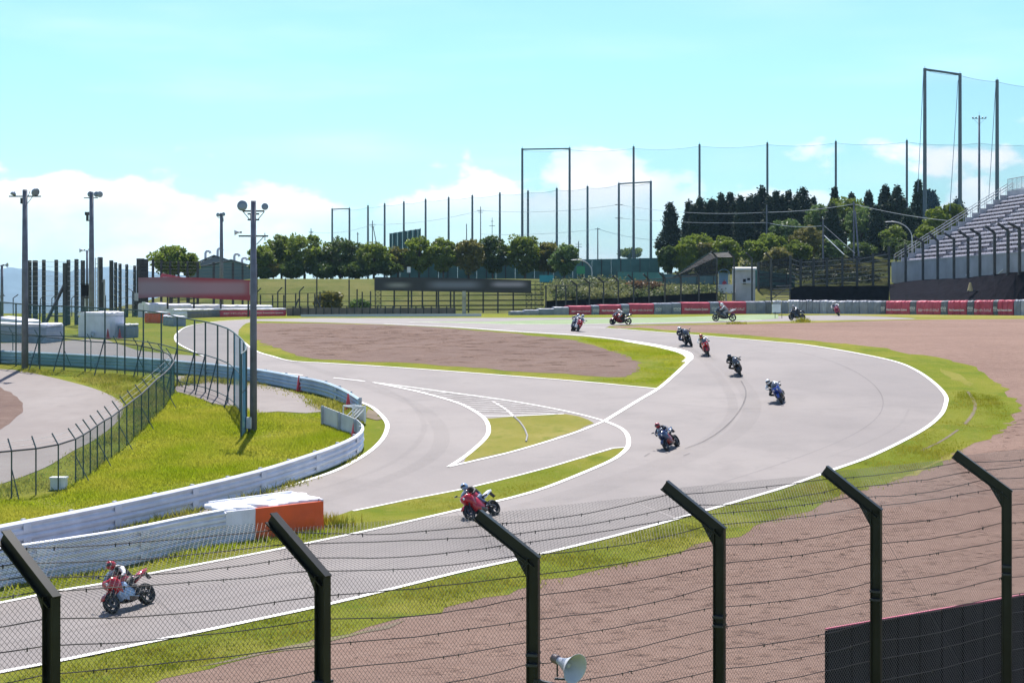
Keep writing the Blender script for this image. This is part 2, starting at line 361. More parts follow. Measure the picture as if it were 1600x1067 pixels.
# ground sheet: rows follow the profile every metre, then coarser to the horizon
ys = list(np.arange(-60, 206, 1.0)) + list(np.arange(206, 300, 3.0)) + list(np.arange(300, 620, 20.0)) + [700, 900, 1300, 2000, 3000, 4200, 6000, 9500]
xs = [-7500, -3000, -1500, -700, -350, -200, -140, -110] + list(np.arange(-90, 131, 5.0)) + [150, 200, 300, 600, 1200, 2500, 7500]
V = []; Fq = []
for y in ys:
    for x in xs: V.append((x, y, gz(x, min(y, 700)) if y < 700 else gz(x, 700)))
nx = len(xs)
for j in range(len(ys)-1):
    for i in range(nx-1): Fq.append((j*nx+i, j*nx+i+1, (j+1)*nx+i+1, (j+1)*nx+i))
npmesh('ground', V, Fq, [M_GRASS, M_BANK], kind='structure', midx=[1 if V[f[0]][1] > 199 else 0 for f in Fq])

S = smooth_px
patch('gravel_trap', [(955, 510.5), (1000, 509), (1100, 507.5), (1200, 506), (1300, 503.5), (1400, 500.5), (1500, 499), (1600, 498.3), (2300, 498.5), (3000, 1413), (-400, 1413), (-400, 1130), (0, 1060), (600, 930), (1000, 838), (1250, 770), (1400, 712), (1455, 660), (1455, 615), (1400, 575), (1200, 537), (1000, 521)], 1, M_GRAVEL, rough=.06, step=1.5)
inner_v = [(x-(6 if y < 560 else 10), y+1) if y < 640 else (x-6, y-3) for x, y in OUTER]
patch('grass_verge', S(VERGE_OUT, sub=3) + [(-150, 1075)] + list(reversed(S(inner_v[:-1], sub=3))), 2, M_GRASS, rough=.2)
patch('far_grass_verge', [(940, 512), (985, 509.2), (1060, 507.8), (1200, 505.2), (1300, 503), (1420, 499.8), (1600, 498.6), (2300, 498.6), (2300, 497.6), (1600, 497.6), (1440, 497.8), (1420, 498.6), (1300, 501), (1190, 503), (1100, 505.4), (1000, 507.6), (940, 511)], 2, M_GRASS_DRY, rough=.1)
patch('wall_foot_grass', [(1216, 491.8), (1300, 491.9), (1430, 496.9), (1600, 497.2), (2300, 497.2), (2300, 490.4), (1216, 490.4)], 2, M_GRASS_DRY, rough=.1)
LEFT_TOP = [(-60, 538), (0, 536.5), (60, 535), (115, 532), (140, 530), (165, 531), (185, 538), (215, 548), (260, 553), (318, 557)]
asph = S(OUTER, sub=4)
asph = asph[::-1] + [(952, 510), (1000, 507.2), (1050, 506.2), (1130, 504.3), (1200, 502.7), (1300, 501), (1425, 498.8), (1432, 497.8), (1400, 496), (1360, 494.2), (1300, 492.6), (1240, 493.5), (1100, 496), (1000, 496.5), (880, 496.6), (700, 497), (500, 497.2), (392, 499), (337, 503), (295, 510), (277, 521), (274, 531), (284, 541), (318, 557)] + LEFT_TOP[::-1][1:] + [(-60, 556), (0, 559), (100, 563), (200, 570), (300, 578), (400, 591), (469, 603), (537, 623), (560, 628)] + S(LEFT_OUT, sub=4) + [(-150, 892), (-150, 1082)]
patch('asphalt_track', asph, 3, M_ASPH)
patch('kart_track', S([(-90, 572), (0, 577), (34, 580), (98, 594), (157, 611), (192, 632), (185, 657), (150, 686), (112, 706), (70, 731), (0, 757), (-110, 790)], sub=4), 3, M_ASPH2)
patch('kart_infield', S([(-60, 585), (0, 606), (28, 621), (37, 640), (17, 660), (0, 671), (-60, 700)], sub=4), 4, M_GRAVEL2, rough=.05)
patch('paved_patch', [(277, 588), (330, 588), (392, 598), (440, 606), (480, 622), (507, 643), (480, 646), (440, 643), (400, 646), (340, 632), (277, 612)], 3, M_ASPH2, rough=.08)
patch('green_runoff', [(640, 503), (760, 503), (880, 499.6), (1000, 497.6), (1100, 494.5), (1190, 491.6), (1216, 492), (1216, 498), (1190, 500), (1100, 502.8), (1000, 505.2), (880, 506.8), (800, 507.2), (720, 505.5)], 4, M_TURF)
patch('lens_grass_strip', [(-120, 950), (0, 918), (197, 886), (350, 849), (505, 812), (552, 799), (639, 781), (723, 765), (800, 746), (859, 730.5), (957, 702), (976, 700.5)] + S(INNER_NEAR[:14], sub=3)[::-1][1:], 4, M_GRASS, rough=.05)
patch('triangle_grass_island', [(757, 655), (800, 652), (860, 648.5), (885, 647.5), (905, 651), (921, 657), (926, 661.5), (893, 677), (800, 705), (725, 722.5), (729, 711), (756, 687), (762, 671.5)], 4, M_GRASS_DRY, rough=.06)
mid = S(MID_BOT, sub=3) + [(1053, 587.5), (1074, 566), (1079, 557.6), (1070, 551), (1053, 546), (997, 536), (912, 526), (800, 519), (700, 512), (600, 507.5), (500, 504), (400, 502), (383, 506), (374, 515), (372, 524)]
patch('middle_grass_island', mid, 4, M_GRASS, rough=.03)
patch('island_gravel_bed', S([(398, 507.5), (460, 505.6), (540, 506.5), (653, 510.5), (800, 521.5), (884, 531), (918, 538), (957, 549), (991, 562), (1000, 570), (994, 581), (975, 589), (940, 588.5), (800, 579.5), (653, 568.5), (535, 563.5), (476, 559.5), (428, 543), (400, 530)], closed=True, sub=4), 5, M_GRAVEL2, rough=.16)
# bare soil beside the left track's apex, long skid scrape on the outer verge
patch('bare_soil', [(574, 640), (588, 645), (597, 655), (588, 658), (575, 652)], 4, M_SOIL, rough=.1)
patch('bare_soil', [(300, 1046), (430, 1016), (560, 987), (640, 968), (560, 992), (430, 1022)], 3, M_SOIL, rough=.1)
for pl in ([(1380, 752), (1425, 738), (1480, 712), (1500, 702), (1488, 715), (1430, 742)], [(1462, 575), (1500, 585), (1520, 600), (1512, 604), (1480, 590)]):
    patch('worn_grass', pl, 3, M_GRASS_DRY, rough=.12)
# painted lines
bm = bmesh.new()
line(bm, S(OUTER, sub=6), .20); line(bm, S(INNER_NEAR[:18], sub=6), .2); line(bm, S(INNER_NEAR[17:], sub=6), .15)
line(bm, S(CROSS[:5], sub=6), .16); line(bm, S(CROSS[4:10], sub=6), .22); line(bm, S(CROSS[9:], sub=6), .3)
line(bm, S(TRI_LEFT, sub=6), .2); line(bm, S(LEFT_OUT, sub=6), .2); line(bm, S(MID_BOT, sub=6), .16)
line(bm, S([(392, 499), (337, 503), (295, 510), (277, 521), (274, 531), (284, 541), (318, 557)], sub=5), .15)
line(bm, [(552, 799), (639, 781), (723, 765), (800, 746), (859, 730.5), (957, 701), (977, 699.6)], .12)
line(bm, [(756, 650.5), (800, 650.8), (881, 647.4)], .12)
line(bm, [(438, 583.2), (473, 587)], .15); line(bm, [(521, 591), (570, 596.5)], .15)
line(bm, [(945, 513), (925, 511.5), (905, 512.5)], .12)
line(bm, S([(640, 503.6), (760, 506), (880, 507.4), (1000, 505.6), (1100, 503.4), (1190, 500.6)], sub=4), .3)
drape(bm, 6); finish(bm, 'white_line', M_LINE); bm = bmesh.new()
# chevron hatching in the gore: bars between the long upper line and the curve of the left track
up_ln = [(583, 598), (681, 611), (800, 627.5), (893, 645)]; lo_ln = [(583, 598), (653, 612.5), (709, 628), (734.5, 639), (756, 650.5), (800, 650.8), (881, 647.4)]
for k in range(11):
    y0 = 609.5+k*3.75
    xl = float(np.interp(y0, [q[1] for q in lo_ln[:5]], [q[0] for q in lo_ln[:5]]))+3; xr = xl+60+k*9.5
    yr = y0+4.5
    xm = float(np.interp(yr, [q[1] for q in up_ln], [q[0] for q in up_ln])); yr2 = yr
    xr = min(xr, 872) if xm > xr else xr
    if yr > 650.5: continue
    line(bm, [(xl, y0), ((xl+xr)/2, (y0+yr)/2), (xr, yr)], .13)
line(bm, S([(770, 628), (790, 640), (803, 652)], sub=4), .16)
drape(bm, 6); finish(bm, 'hatching', M_WORN)
# kerb along the apex (white painted band)
bm = bmesh.new(); line(bm, S([(977, 533.5), (1020, 540.5), (1053, 548), (1070, 554), (1077, 560), (1071, 566)], sub=5), .5); drape(bm, 5.5); finish(bm, 'apex_kerb', M_LINE)
# dark rubber skid lines left by tyres
bm = bmesh.new()
line(bm, S([(1158, 596), (1165, 611), (1163, 628), (1150, 650), (1128, 672), (1100, 690), (1070, 702)], sub=6), .08)
line(bm, [(1007, 714), (1015, 709)], .08); line(bm, [(1068, 713), (1078, 709)], .06)
drape(bm, 7); finish(bm, 'tyre_mark', M_RUBBER)
bm = bmesh.new()
for pts_, wd_ in (([(1420, 640), (1405, 665), (1360, 690), (1290, 717)], .12), ([(905, 668), (960, 657), (1030, 650)], .06), ([(1090, 545), (1150, 590), (1175, 640), (1130, 690), (1000, 745), (800, 805), (500, 880), (200, 945), (0, 985)], .9), ([(1075, 542), (1120, 585), (1145, 640), (1100, 690), (980, 740), (800, 795), (500, 868)], .5), ([(440, 560), (560, 600), (660, 640), (690, 690), (640, 735), (480, 790), (300, 830)], .7), ([(700, 512), (900, 522), (1050, 540), (1120, 565)], .4), ([(560, 590), (640, 630), (660, 680), (590, 735), (400, 795)], .25)):
    line(bm, S(pts_, sub=8), wd_)
drape(bm, 6.4); finish(bm, 'rubbered_line', M_RUBBER2)
bm = bmesh.new()
line(bm, S([(1030, 520), (1150, 535), (1270, 556), (1350, 590), (1380, 630), (1350, 670), (1250, 715), (1060, 775), (800, 840), (500, 905), (200, 970), (-60, 1020)], sub=8), .05)
line(bm, [(1000, 628), (1140, 640), (1300, 640), (1470, 630)], .04); line(bm, [(700, 790), (760, 845), (800, 872)], .04); line(bm, [(205, 905), (300, 985)], .04)
drape(bm, 7.4); finish(bm, 'asphalt_seam', M_SEAL)
bm = bmesh.new()
line(bm, S([(1512, 612), (1523, 630), (1521, 645), (1508, 663)], sub=5), .16); line(bm, S([(1497, 672), (1470, 690), (1440, 704)], sub=5), .12)
drape(bm, 4); finish(bm, 'verge_rut', M_SOIL)
# road on the right of the berm top and the soft path
# ================================================================== FOREGROUND DEBRIS FENCE
M_POST = mat('dark_green_painted_steel', (.012, .0135, .0105), .42, var=.35, vscale=3, spec=.35)
M_WIRE = mat('galvanised_wire', (.13, .125, .12), .6, metal=.2)
M_STRAND = mat('dark_wire', (.06, .055, .055), .5, metal=.4)
M_GALV = mat('galvanised_steel', (.42, .43, .44), .5, metal=.5, var=.15, vscale=3)
M_DKSTEEL = mat('dark_steel', (.035, .037, .042), .55, var=.3, vscale=2)
M_CONC = mat('concrete', (.36, .35, .34), .85, var=.18, vscale=.7, bump=.3, bscale=25)
M_WHITE = mat('white_paint', (.74, .75, .77), .5, var=.1, vscale=1.2, bump=.1, bscale=8)
M_BLACK = mat('black_panel', (.014, .014, .018), .75, var=.35, vscale=1.5, spec=.12)
EL = [(80, 932), (504, 900), (833, 872), (1124, 826), (1369, 797), (1573, 768)]
TIPS = [(5, 836), (423, 809), (746, 804), (1038, 757), (1288, 733), (1491, 708)]
def fence_post(i):
    u, Y0 = (-720+389*i)/(1+.1173*i), 15*(1+.1173*i)
    return Vector((u/F*Y0, Y0, CZ-2.76))
posts = []
for i in range(-1, 8):
    e = fence_post(i)
    if 0 <= i <= 5: e.x = (EL[i][0]-800)/F*e.y; e.z = CZ+(HY-EL[i][1])/F*e.y
    j = min(5, max(0, i)); best = None
    for az in np.arange(95, 176, 1.0):
        for dd in np.arange(.5, 1.5, .02):
            q = e+Vector((math.cos(R(az))*dd, math.sin(R(az))*dd, .72*dd)); pj = ((q.x/q.y*F+800), HY-(q.z-CZ)/q.y*F)
            if 0 <= i <= 5: er = (pj[0]-TIPS[j][0])**2+(pj[1]-TIPS[j][1])**2
            else: er = (az-126)**2+(100*(dd-.85))**2
            if best is None or er < best[0]: best = (er, q, az)
    posts.append((e, best[1], best[2]))
fen = thing('debris_fence', 'tall dark post and chain link fence with bent tops across the foreground', 'fence', (posts[0][0].x, posts[0][0].y, 0))
PSP = []
for e, tp, az in posts:
    n = Vector((math.cos(R(az)), math.sin(R(az)), 0)); t = Vector((n.y, -n.x, 0))
    def hbeam(a, b, mb, up):
        d = (b-a).normalized(); fl = up          # flange normal
        sx = d.cross(fl).normalized()
        for s in (-1, 1): mb.beam(a+fl*s*.066, b+fl*s*.066, .105, .016, up=fl)
        mb.beam(a, b, .022, .117, up=fl)
        return mb
    g = zp(e.y)
    mb = MB(); hbeam(Vector((e.x, e.y, g-.3)), e, mb, n)
    da = (tp-e).normalized(); ua = Vector((-da.z*n.x, -da.z*n.y, math.hypot(da.x, da.y)))
    po = mb.build('post', M_POST, fen)
    am = MB(); hbeam(e-da*.06-Vector((0, 0, .01)), tp, am, ua); am.beam(e-Vector((0, 0, .25)), e+da*.3, .02, .12, up=n)
    am.build('bent_arm', M_POST, po)
    br = MB()
    for hh in (1.15, 1.27): br.box((e.x, e.y, e.z-hh), (.14, .2, .03), R(az))
    br.build('clamp', M_DKSTEEL, po)
    # wire plane sits on the camera side? no: on the track side of the posts
    o = n*.09
    PSP.append((Vector((e.x, e.y, g))+o, e+o-Vector((0, 0, .02)), tp-da*.05+ua*(-.09)))
    gp = (tp-e).length
def fpoint(i, s, t):
    """point on panel i: s 0..1 along, t metres up from the ground"""
    a, b = PSP[i], PSP[i+1]
    ha = (a[1]-a[0]).length; hb = (b[1]-b[0]).length; h = ha+(hb-ha)*s
    if t <= h: k = t/h; return a[0].lerp(a[1], k).lerp(b[0].lerp(b[1], k), s)
    la = (a[2]-a[1]).length; lb = (b[2]-b[1]).length; l = la+(lb-la)*s; k = (t-h)/l
    return a[1].lerp(a[2], k).lerp(b[1].lerp(b[2], k), s)
def panel_h(i, s=0.5):
    a, b = PSP[i], PSP[i+1]; h = ((a[1]-a[0]).length*(1-s)+(b[1]-b[0]).length*s)
    return h, h+((a[2]-a[1]).length*(1-s)+(b[2]-b[1]).length*s)
rg = random.Random(9)
def wire3(mb, pts, r):
    mb.tube(pts, r, 3, cap=False)
for i in range(len(PSP)-1):
    Wd = (PSP[i+1][1]-PSP[i][1]).length; h, ht = panel_h(i); mb = MB(); pitch = .052; kx = .82
    tot = ht+.06
    for fam in (1, -1):
        k0 = int(-(tot*kx)/pitch)-1; k1 = int((Wd+tot*kx)/pitch)+1
        for k in range(k0, k1):
            s0 = k*pitch              # s at t=0, s = s0 + fam*kx*t
            ta, tb = 0.0, tot
            lo = (0-s0)/(fam*kx); hi = (Wd-s0)/(fam*kx)
            if lo > hi: lo, hi = hi, lo
            ta, tb = max(ta, lo), min(tb, hi)
            if tb-ta < .03: continue
            cut = [ta]+[x for x in (h,) if ta+.02 < x < tb-.02]+[tb]
            # slack bulge between the posts
            pts = []
            for t in cut:
                s = (s0+fam*kx*t)/Wd; pts.append(fpoint(i, min(1, max(0, s)), min(t, tot)) )
            wire3(mb, pts, .0021)
    mb.build('chain_link_mesh', M_WIRE, fen)
hs_all = [.25, .65, 1.05, 1.45, 1.8, 2.1, 2.4, 2.7, 2.98, 3.26, 3.54, 3.82, 4.1, 4.38, 4.64]
for q, tt in enumerate(hs_all+[(1, .12), (1, .40), (1, .66), (1, .93)]):
    pts = []
    for i in range(len(PSP)-1):
        for k in range(9 if i < len(PSP)-2 else 10):
            s = k/9; h, ht = panel_h(i, s)
            t = tt if not isinstance(tt, tuple) else h+tt[1]*(ht-h)
            if not isinstance(tt, tuple): t = t/4.84*h
            p = fpoint(i, s, t); p.z -= .05*math.sin(math.pi*s)*(1+.6*math.sin(q*2.3+i*1.7)); pts.append(p+Vector((rg.gauss(0, .004), -.012, rg.gauss(0, .004))))
    mb = MB(); mb.tube(pts, .0058, 4, cap=False)
    for _ in range(26):
        k = rg.randrange(len(pts)-1); c = pts[k].lerp(pts[k+1], rg.random()); mb.box(c-Vector((0, .004, .008)), (.012, .012, .04))
    mb.build('strand_wire', M_STRAND, fen)

# horn loudspeaker clamped near the third post
def horn(mbs, o, d, rad, ln, n=20):
    """bell + driver, mouth at o+d*ln"""
    d = Vector(d).normalized(); o = Vector(o)
    prof = [(rad*.22, 0), (rad*.30, ln*.25), (rad*.45, ln*.5), (rad*.68, ln*.75), (rad*.94, ln*.97), (rad, ln), (rad*.985, ln*1.005), (rad*.91, ln*.96), (rad*.64, ln*.73), (rad*.42, ln*.48), (rad*.27, ln*.25), (.005, ln*.22)]
    mbs[0].lathe(prof, o, d, n)
    mbs[0].lathe([(.004, ln*.22), (rad*.13, ln*.22), (rad*.16, ln*.62), (rad*.1, ln*.66), (.004, ln*.67)], o, d, n)
    mbs[1].lathe([(.004, -ln*.34), (rad*.26, -ln*.33), (rad*.30, -ln*.28), (rad*.30, -ln*.02), (rad*.2, .004), (.004, .005)], o, d, 14)
hp = PT(890, 1040, 18.25)
M_HORN = mat('pale_grey_enamel', (.50, .52, .58), .4, var=.08, vscale=6)
th = thing('horn_loudspeaker', 'pale grey horn loudspeaker on a bracket beside the third foreground post', 'loudspeaker', hp)
b1, b2 = MB(), MB(); hd = Vector((.62, -.72, -.16)).normalized(); horn((b1, b2), hp-hd*.2, hd, .185, .3, 28)
b1.build('bell', M_HORN, th, smooth=True); b2.build('driver', mat('brown_grey_plastic', (.20, .15, .14), .5), th, smooth=True)
mb = MB(); k = hp-hd*.22; mb.beam(Vector((posts[3][0].x+.02, posts[3][0].y, hp.z-.235)), hp+Vector((-.13, 0, -.235)), .05, .04); mb.beam(k+Vector((0, 0, -.2)), k, .02, .02); mb.beam(k+Vector((.1, -.03, -.235)), k+Vector((.1, -.03, -.05)), .02, .03); mb.beam(k+Vector((-.03, 0, -.225)), k+Vector((.12, -.03, -.225)), .05, .02)
mb.build('bracket', M_DKSTEEL, th)

# dark hoarding behind the right end of the fence
dd = Vector((.81, .585, 0)); nn = Vector((-.585, .81, 0)); o0 = Vector((4.72, 23.0, 0)); ztop = CZ-4.745
hb = thing('black_hoarding', 'black panelled hoarding board with a thin pink top edge behind the fence', 'hoarding', o0)
fr = MB(); ln_ = 9.0
for k in range(17):
    s = .53*k; p = o0+dd*(s+.26)+nn*(.012*(k % 2)); q = MB(); q.beam(p+Vector((0, 0, -.2))-dd*0, p+Vector((0, 0, ztop)), .488, .03, up=nn)
    # beam width axis along the board
    q.build('panel', M_BLACK, hb)
for k in range(0, 18): fr.beam(o0+dd*(.53*k)+nn*.01+Vector((0, 0, -.2)), o0+dd*(.53*k)+nn*.01+Vector((0, 0, ztop-.01)), .03, .05, up=nn)
fr.build('frame', mat('black_joint', (.004, .004, .005), .9, spec=.05), hb)
MB().beam(o0+Vector((0, 0, ztop+.012))+nn*.03, o0+dd*ln_+Vector((0, 0, ztop+.012))+nn*.03, .035, .022).build('top_edge', mat('pink_vinyl', (.5, .10, .17), .5, var=.3, vscale=2), hb)
# white sheet bundle lying in front of the hoarding
sb = MB(); rg2 = random.Random(2); c0 = Vector((4.40, 23.2, CZ-5.78))
for k in range(6):
    sb.lathe([(.01, -.14), (.16, -.12), (.2, 0), (.15, .1), (.01, .13)], c0+Vector((rg2.uniform(-.22, .18), rg2.uniform(-.05, .1), -.05-.02*k)), (rg2.uniform(-.3, .3), rg2.uniform(-.2, .2), 1), 10)
sb.box(c0+Vector((0, .05, -1.05)), (.5, .3, 1.8))
sb.build('white_sheet_bundle', M_WHITE, label='white sheeted bundle beside the left end of the black hoarding', cat='bundle', origin=(c0.x, c0.y, 0), smooth=False)

# ================================================================== GUARD RAILS
def offset_path(P, d):
    out = []
    for i, p in enumerate(P):
        t = (P[min(i+1, len(P)-1)]-P[max(i-1, 0)]); t.z = 0; t.normalize(); out.append(p+Vector((t.y, -t.x, 0))*d)
    return out
def resample(P, step):
    L_ = [0]
    for a, b in zip(P, P[1:]): L_.append(L_[-1]+(b-a).length)
    n = max(2, int(round(L_[-1]/step))); out = []
    for k in range(n+1):
        s = L_[-1]*k/n; i = min(len(P)-2, max(0, int(np.searchsorted(L_, s))-1)); d = L_[i+1]-L_[i]
        out.append(P[i].lerp(P[i+1], (s-L_[i])/d if d > 0 else 0))
    return out
def guardrail(label, px, height, tiers, side=1, post_step=2.0, material=None, postcol=None, topcap=False):
    P = [G(x, y) for x, y in smooth_px(px, sub=4)]; P = resample(P, 1.0)
    t = thing('guard_rail', label, 'guard rail', P[len(P)//2], 'white steel guard rails beside the left track')
    th_ = height/tiers
    for k in range(tiers):
        zc = height-(k+.5)*th_; mb = MB(); prof = [(-.03, -.5), (.045, -.36), (.045, -.16), (-.015, -.04), (-.015, .04), (.045, .16), (.06, .33), (-.02, .50), (-.045, .50), (-.045, -.5)]
        Q = {}
        rings = []
        for i, p in enumerate(P):
            tg = (P[min(i+1, len(P)-1)]-P[max(i-1, 0)]); tg.z = 0; tg.normalize(); nrm = Vector((tg.y, -tg.x, 0))*side
            rings.append([p+nrm*a+Vector((0, 0, zc+b*th_)) for a, b in prof])
        mb.loft(rings); mb.build('rail', material or M_RAIL, t)
    pp = resample(P, post_step)
    for i, p in enumerate(pp):
        tg = (pp[min(i+1, len(pp)-1)]-pp[max(i-1, 0)]); q = Vector((tg.y, -tg.x, 0)).normalized()*side
        MB().beam(p-q*.11+Vector((0, 0, -.2)), p-q*.11+Vector((0, 0, height+.03)), .12, .1, up=q).build('post', postcol or M_RAILP, t)
    jp = resample(P, 4.0)
    for i, p in enumerate(jp[1:-1]):
        tg = (jp[i+2]-jp[i]); q = Vector((tg.y, -tg.x, 0)).normalized()*side
        for k in range(tiers): MB().beam(p+q*.062-tg.normalized()*.16+Vector((0, 0, (k+.5)*th_)), p+q*.062+tg.normalized()*.16+Vector((0, 0, (k+.5)*th_)), .012, th_*.5, up=(0, 0, 1)).build('splice_plate', material or M_RAIL, t)
    if topcap:
        mb = MB()
        mb.loft([[p+Vector((0, 0, height+.005))+b for b in (Vector((-.16, .16, 0)), Vector((.0, -.05, 0)), Vector((.0, -.05, .04)), Vector((-.16, .16, .04)))] for p in P]); mb.build('top_sheet', M_RAIL, t)
    return t
M_RAIL = mat('white_rail_paint', (.68, .69, .76), .42, var=.10, vscale=1.4, det=8)
M_RAILP = mat('rail_post_paint', (.45, .47, .52), .5, var=.2, vscale=2)
M_RAILT = mat('pale_blue_rail_paint', (.40, .52, .62), .45, var=.15, vscale=.7)
guardrail('long pale blue guard rail running behind the tall green fence to the red cones', [(-40, 566), (100, 572), (200, 578), (300, 586), (401, 598), (469, 611), (506, 619), (537, 632), (560, 647)], .78, 2, side=1, material=M_RAILT)
guardrail('white guard rail curving round the tall grass on the inside of the left track', [(507, 664), (526, 672), (545, 680), (560, 687), (567, 696), (564, 706), (551, 716), (526, 728), (484, 744), (400, 772), (281, 803), (140, 836), (0, 866), (-120, 893)], .88, 2, side=-1)
guardrail('three tier white guard rail leading to the orange barrier end', [(352, 850), (300, 861), (197, 885), (84, 905), (0, 919), (-120, 942)], 1.02, 3, side=-1, topcap=True)

# orange and white barrier end
def lump(mb, c, r, h, n=12):
    mb.lathe([(.001, h*.5), (r*.55, h*.5), (r, h*.32), (r*1.04, 0), (r, -h*.32), (r*.5, -h*.5), (.001, -h*.5)], c, (rg.uniform(-.1, .1), rg.uniform(-.1, .1), 1), n)
A, B_, C_, D_ = G(352, 850), G(504, 831), G(455, 819), G(326, 838)
be = thing('barrier_end', 'tyre barrier end wrapped in bright orange and white sheeting', 'barrier', (A+B_)/2)
M_TARP = mat('white_tarpaulin', (.70, .70, .79), .5, var=.08, vscale=1.5, bump=.4, bscale=3)
M_ORANGE = mat('orange_tarpaulin', (.72, .088, .006), .5, var=.12, vscale=1.2, bump=.35, bscale=2.5)
up = lambda p, z: Vector((p.x, p.y, p.z+z))
S_ = A.lerp(B_, .30)
def prism(base, h, mb=None, sub=1):
    mb = mb or MB(); n = len(base); mb.add([up(p, -.1) for p in base]+[up(p, h) for p in base], [tuple(range(n-1, -1, -1)), tuple(range(n, 2*n))]+[(i, (i+1) % n, n+(i+1) % n, n+i) for i in range(n)]); return mb
inn = lambda p, c, k: p.lerp(c, k)
ctr = (A+B_+C_+D_)/4
prism([inn(p, ctr, .05) for p in (A, B_, C_, D_)], .93).build('tyre_core', mat('black_rubber', (.02, .02, .02), .8), be)
nb = Vector(((B_-A).y, -(B_-A).x, 0)).normalized()
MB().loft([[up(p+nb*.04*math.sin(k*1.1), -.0)+nb*.02, up(p, 1.0)+nb*(.03+.015*math.sin(k*2.1)), up(p, 1.0)-nb*.05, up(p, 0)-nb*.05] for k, p in enumerate([A.lerp(S_, j/5) for j in range(6)])]).build('white_cover', M_TARP, be)
oc = MB(); path = [S_.lerp(B_, j/8) for j in range(9)]+[B_.lerp(C_, j/4) for j in range(1, 4)]
for_ring = []
for k, p in enumerate(path):
    tg = path[min(k+1, len(path)-1)]-path[max(k-1, 0)]; q = Vector((tg.y, -tg.x, 0)).normalized(); w = .02*math.sin(k*1.9)
    for_ring.append([up(p+q*(.04+w), .04), up(p+q*(.035-w*.5), .5), up(p+q*.03, 1.0), up(p-q*.06, 1.0), up(p-q*.06, .04)])
oc.loft(for_ring).build('orange_cover', M_ORANGE, be)
tm = MB()
for k in range(9):
    for j in range(2):
        s = (k+.5)/9; p = A.lerp(B_, s).lerp(D_.lerp(C_, s), .32+.42*j); lump(tm, up(p, .96+rg.uniform(0, .05)), .42*(1-.0*s), .2)
tm.build('white_tyre_tops', mat('white_sheeted_tyre', (.78, .78, .80), .6, bump=.5, bscale=4), be, smooth=True)
rim = MB(); rim.beam(up(D_, 1.06), up(C_, 1.06), .07, .1); rim.beam(up(D_, .5), up(A, 1.0), .06, .06); rim.beam(up(C_, 1.05), up(B_, 1.02), .07, .08)
rim.build('edge_rail', M_RAIL, be)

# traffic cones and the white board frame
M_CONE = mat('red_cone_plastic', (.30, .012, .02), .45)
for i, (x, y, h) in enumerate([(467, 611, 24), (544, 641, 26), (553, 686, 25)]):
    p = G(x, y); hh = h*p.y/F*1.02
    t = thing('traffic_cone', ['dark red traffic cone standing on the grass before the pale blue rail', 'dark red traffic cone beside the white box frame at the rail end', 'dark red traffic cone inside the curl of the white guard rail'][i], 'traffic cone', p, 'red cones by the guard rails')
    MB().lathe([(.17, .03), (.14, .06), (.03, hh), (.001, hh+.005)], p, (0, 0, 1), 16).build('cone_body', M_CONE, t, smooth=True); MB().box(p+Vector((0, 0, .02)), (.42, .42, .05)).build('cone_base', M_CONE, t)
p = G(556, 660); fd = Vector((.5, -.86, 0))
t = thing('rail_end_frame', 'white open steel end frame joining the two guard rails', 'end frame', p, None)
q = Vector((.86, .5, 0))
bars_ = [(p+fd*(.55*s_)+q*(-.4+.62*e), p+fd*(.55*s_)+q*(-.4+.62*e)+Vector((0, 0, .78)), .06) for s_ in (-1, 1) for e in (0, 1)]
bars_ += [(p+fd*.55*s_+q*-.4+Vector((0, 0, .78)), p+fd*.55*s_+q*.25+Vector((0, 0, .78)), .06) for s_ in (-1, 1)]
bars_ += [(p+fd*-.55+q*(-.4+.62*e)+Vector((0, 0, .76)), p+fd*.55+q*(-.4+.62*e)+Vector((0, 0, .76)), .06) for e in (0, 1)]
bars_ += [(p+fd*.55*s_+q*-.4+Vector((0, 0, .1)), p+fd*.55*s_+q*.25+Vector((0, 0, .7)), .04) for s_ in (-1, -.3, .3, 1)]
for a_, b_, w_ in bars_: MB().beam(a_, b_, w_, w_).build('bar', M_WHITE, t)
MB().beam(p+fd*-.55+q*.26+Vector((0, 0, .42)), p+fd*.55+q*.26+Vector((0, 0, .42)), .03, .7).build('end_plate', M_WHITE, t)
# low grey rail lying in the triangle island
P = [G(*c) for c in [(803, 652), (812, 660), (820, 671), (824, 682), (822, 691)]]
MB().tube([p+Vector((0, 0, .04)) for p in resample(P, .7)], .045, 6).build('drain_pipe', mat('grey_pipe', (.2, .19, .18), .7), label='thin grey curved pipe lying across the triangular grass island', cat='pipe', origin=P[2])

# ================================================================== TALL GREEN FENCE (left)
M_GREENP = mat('dark_green_pipe', (.035, .07, .07), .5)
M_BLUESCR = netmat('blue_windscreen_net', (.12, .36, .52), .62); M_GREENNET = netmat('teal_netting', (.03, .17, .20), .24)
tops = [(-30, 476), (0, 477), (25, 477.5), (62, 479), (100, 481), (133, 483), (164, 485.5), (195, 488), (224, 492), (252, 495), (277, 499), (304, 504), (321, 508), (340, 512), (356, 516), (365.5, 520), (374, 526), (381, 533), (386, 540), (388.5, 548), (386, 556)]
FB = [(-30, 566), (0, 568), (25, 572), (62, 577), (100, 578), (133, 580), (164, 583), (195, 585), (224, 588), (252, 593), (277, 602), (304, 609), (321, 613), (340, 620), (356, 628), (366, 637), (375, 648), (381, 657), (385, 667), (384, 676), (377, 684)]
FH = 3.72
tf = thing('tall_netting_fence', 'tall dark green pipe fence with netting curving past the lamp pole', 'fence', G(300, 608))
FP = [G(x, y) for x, y in FB]
for i, p in enumerate(FP):
    MB().tube([up(p, -.2), up(p, FH)], .045, 6).build('post', M_GREENP, tf)
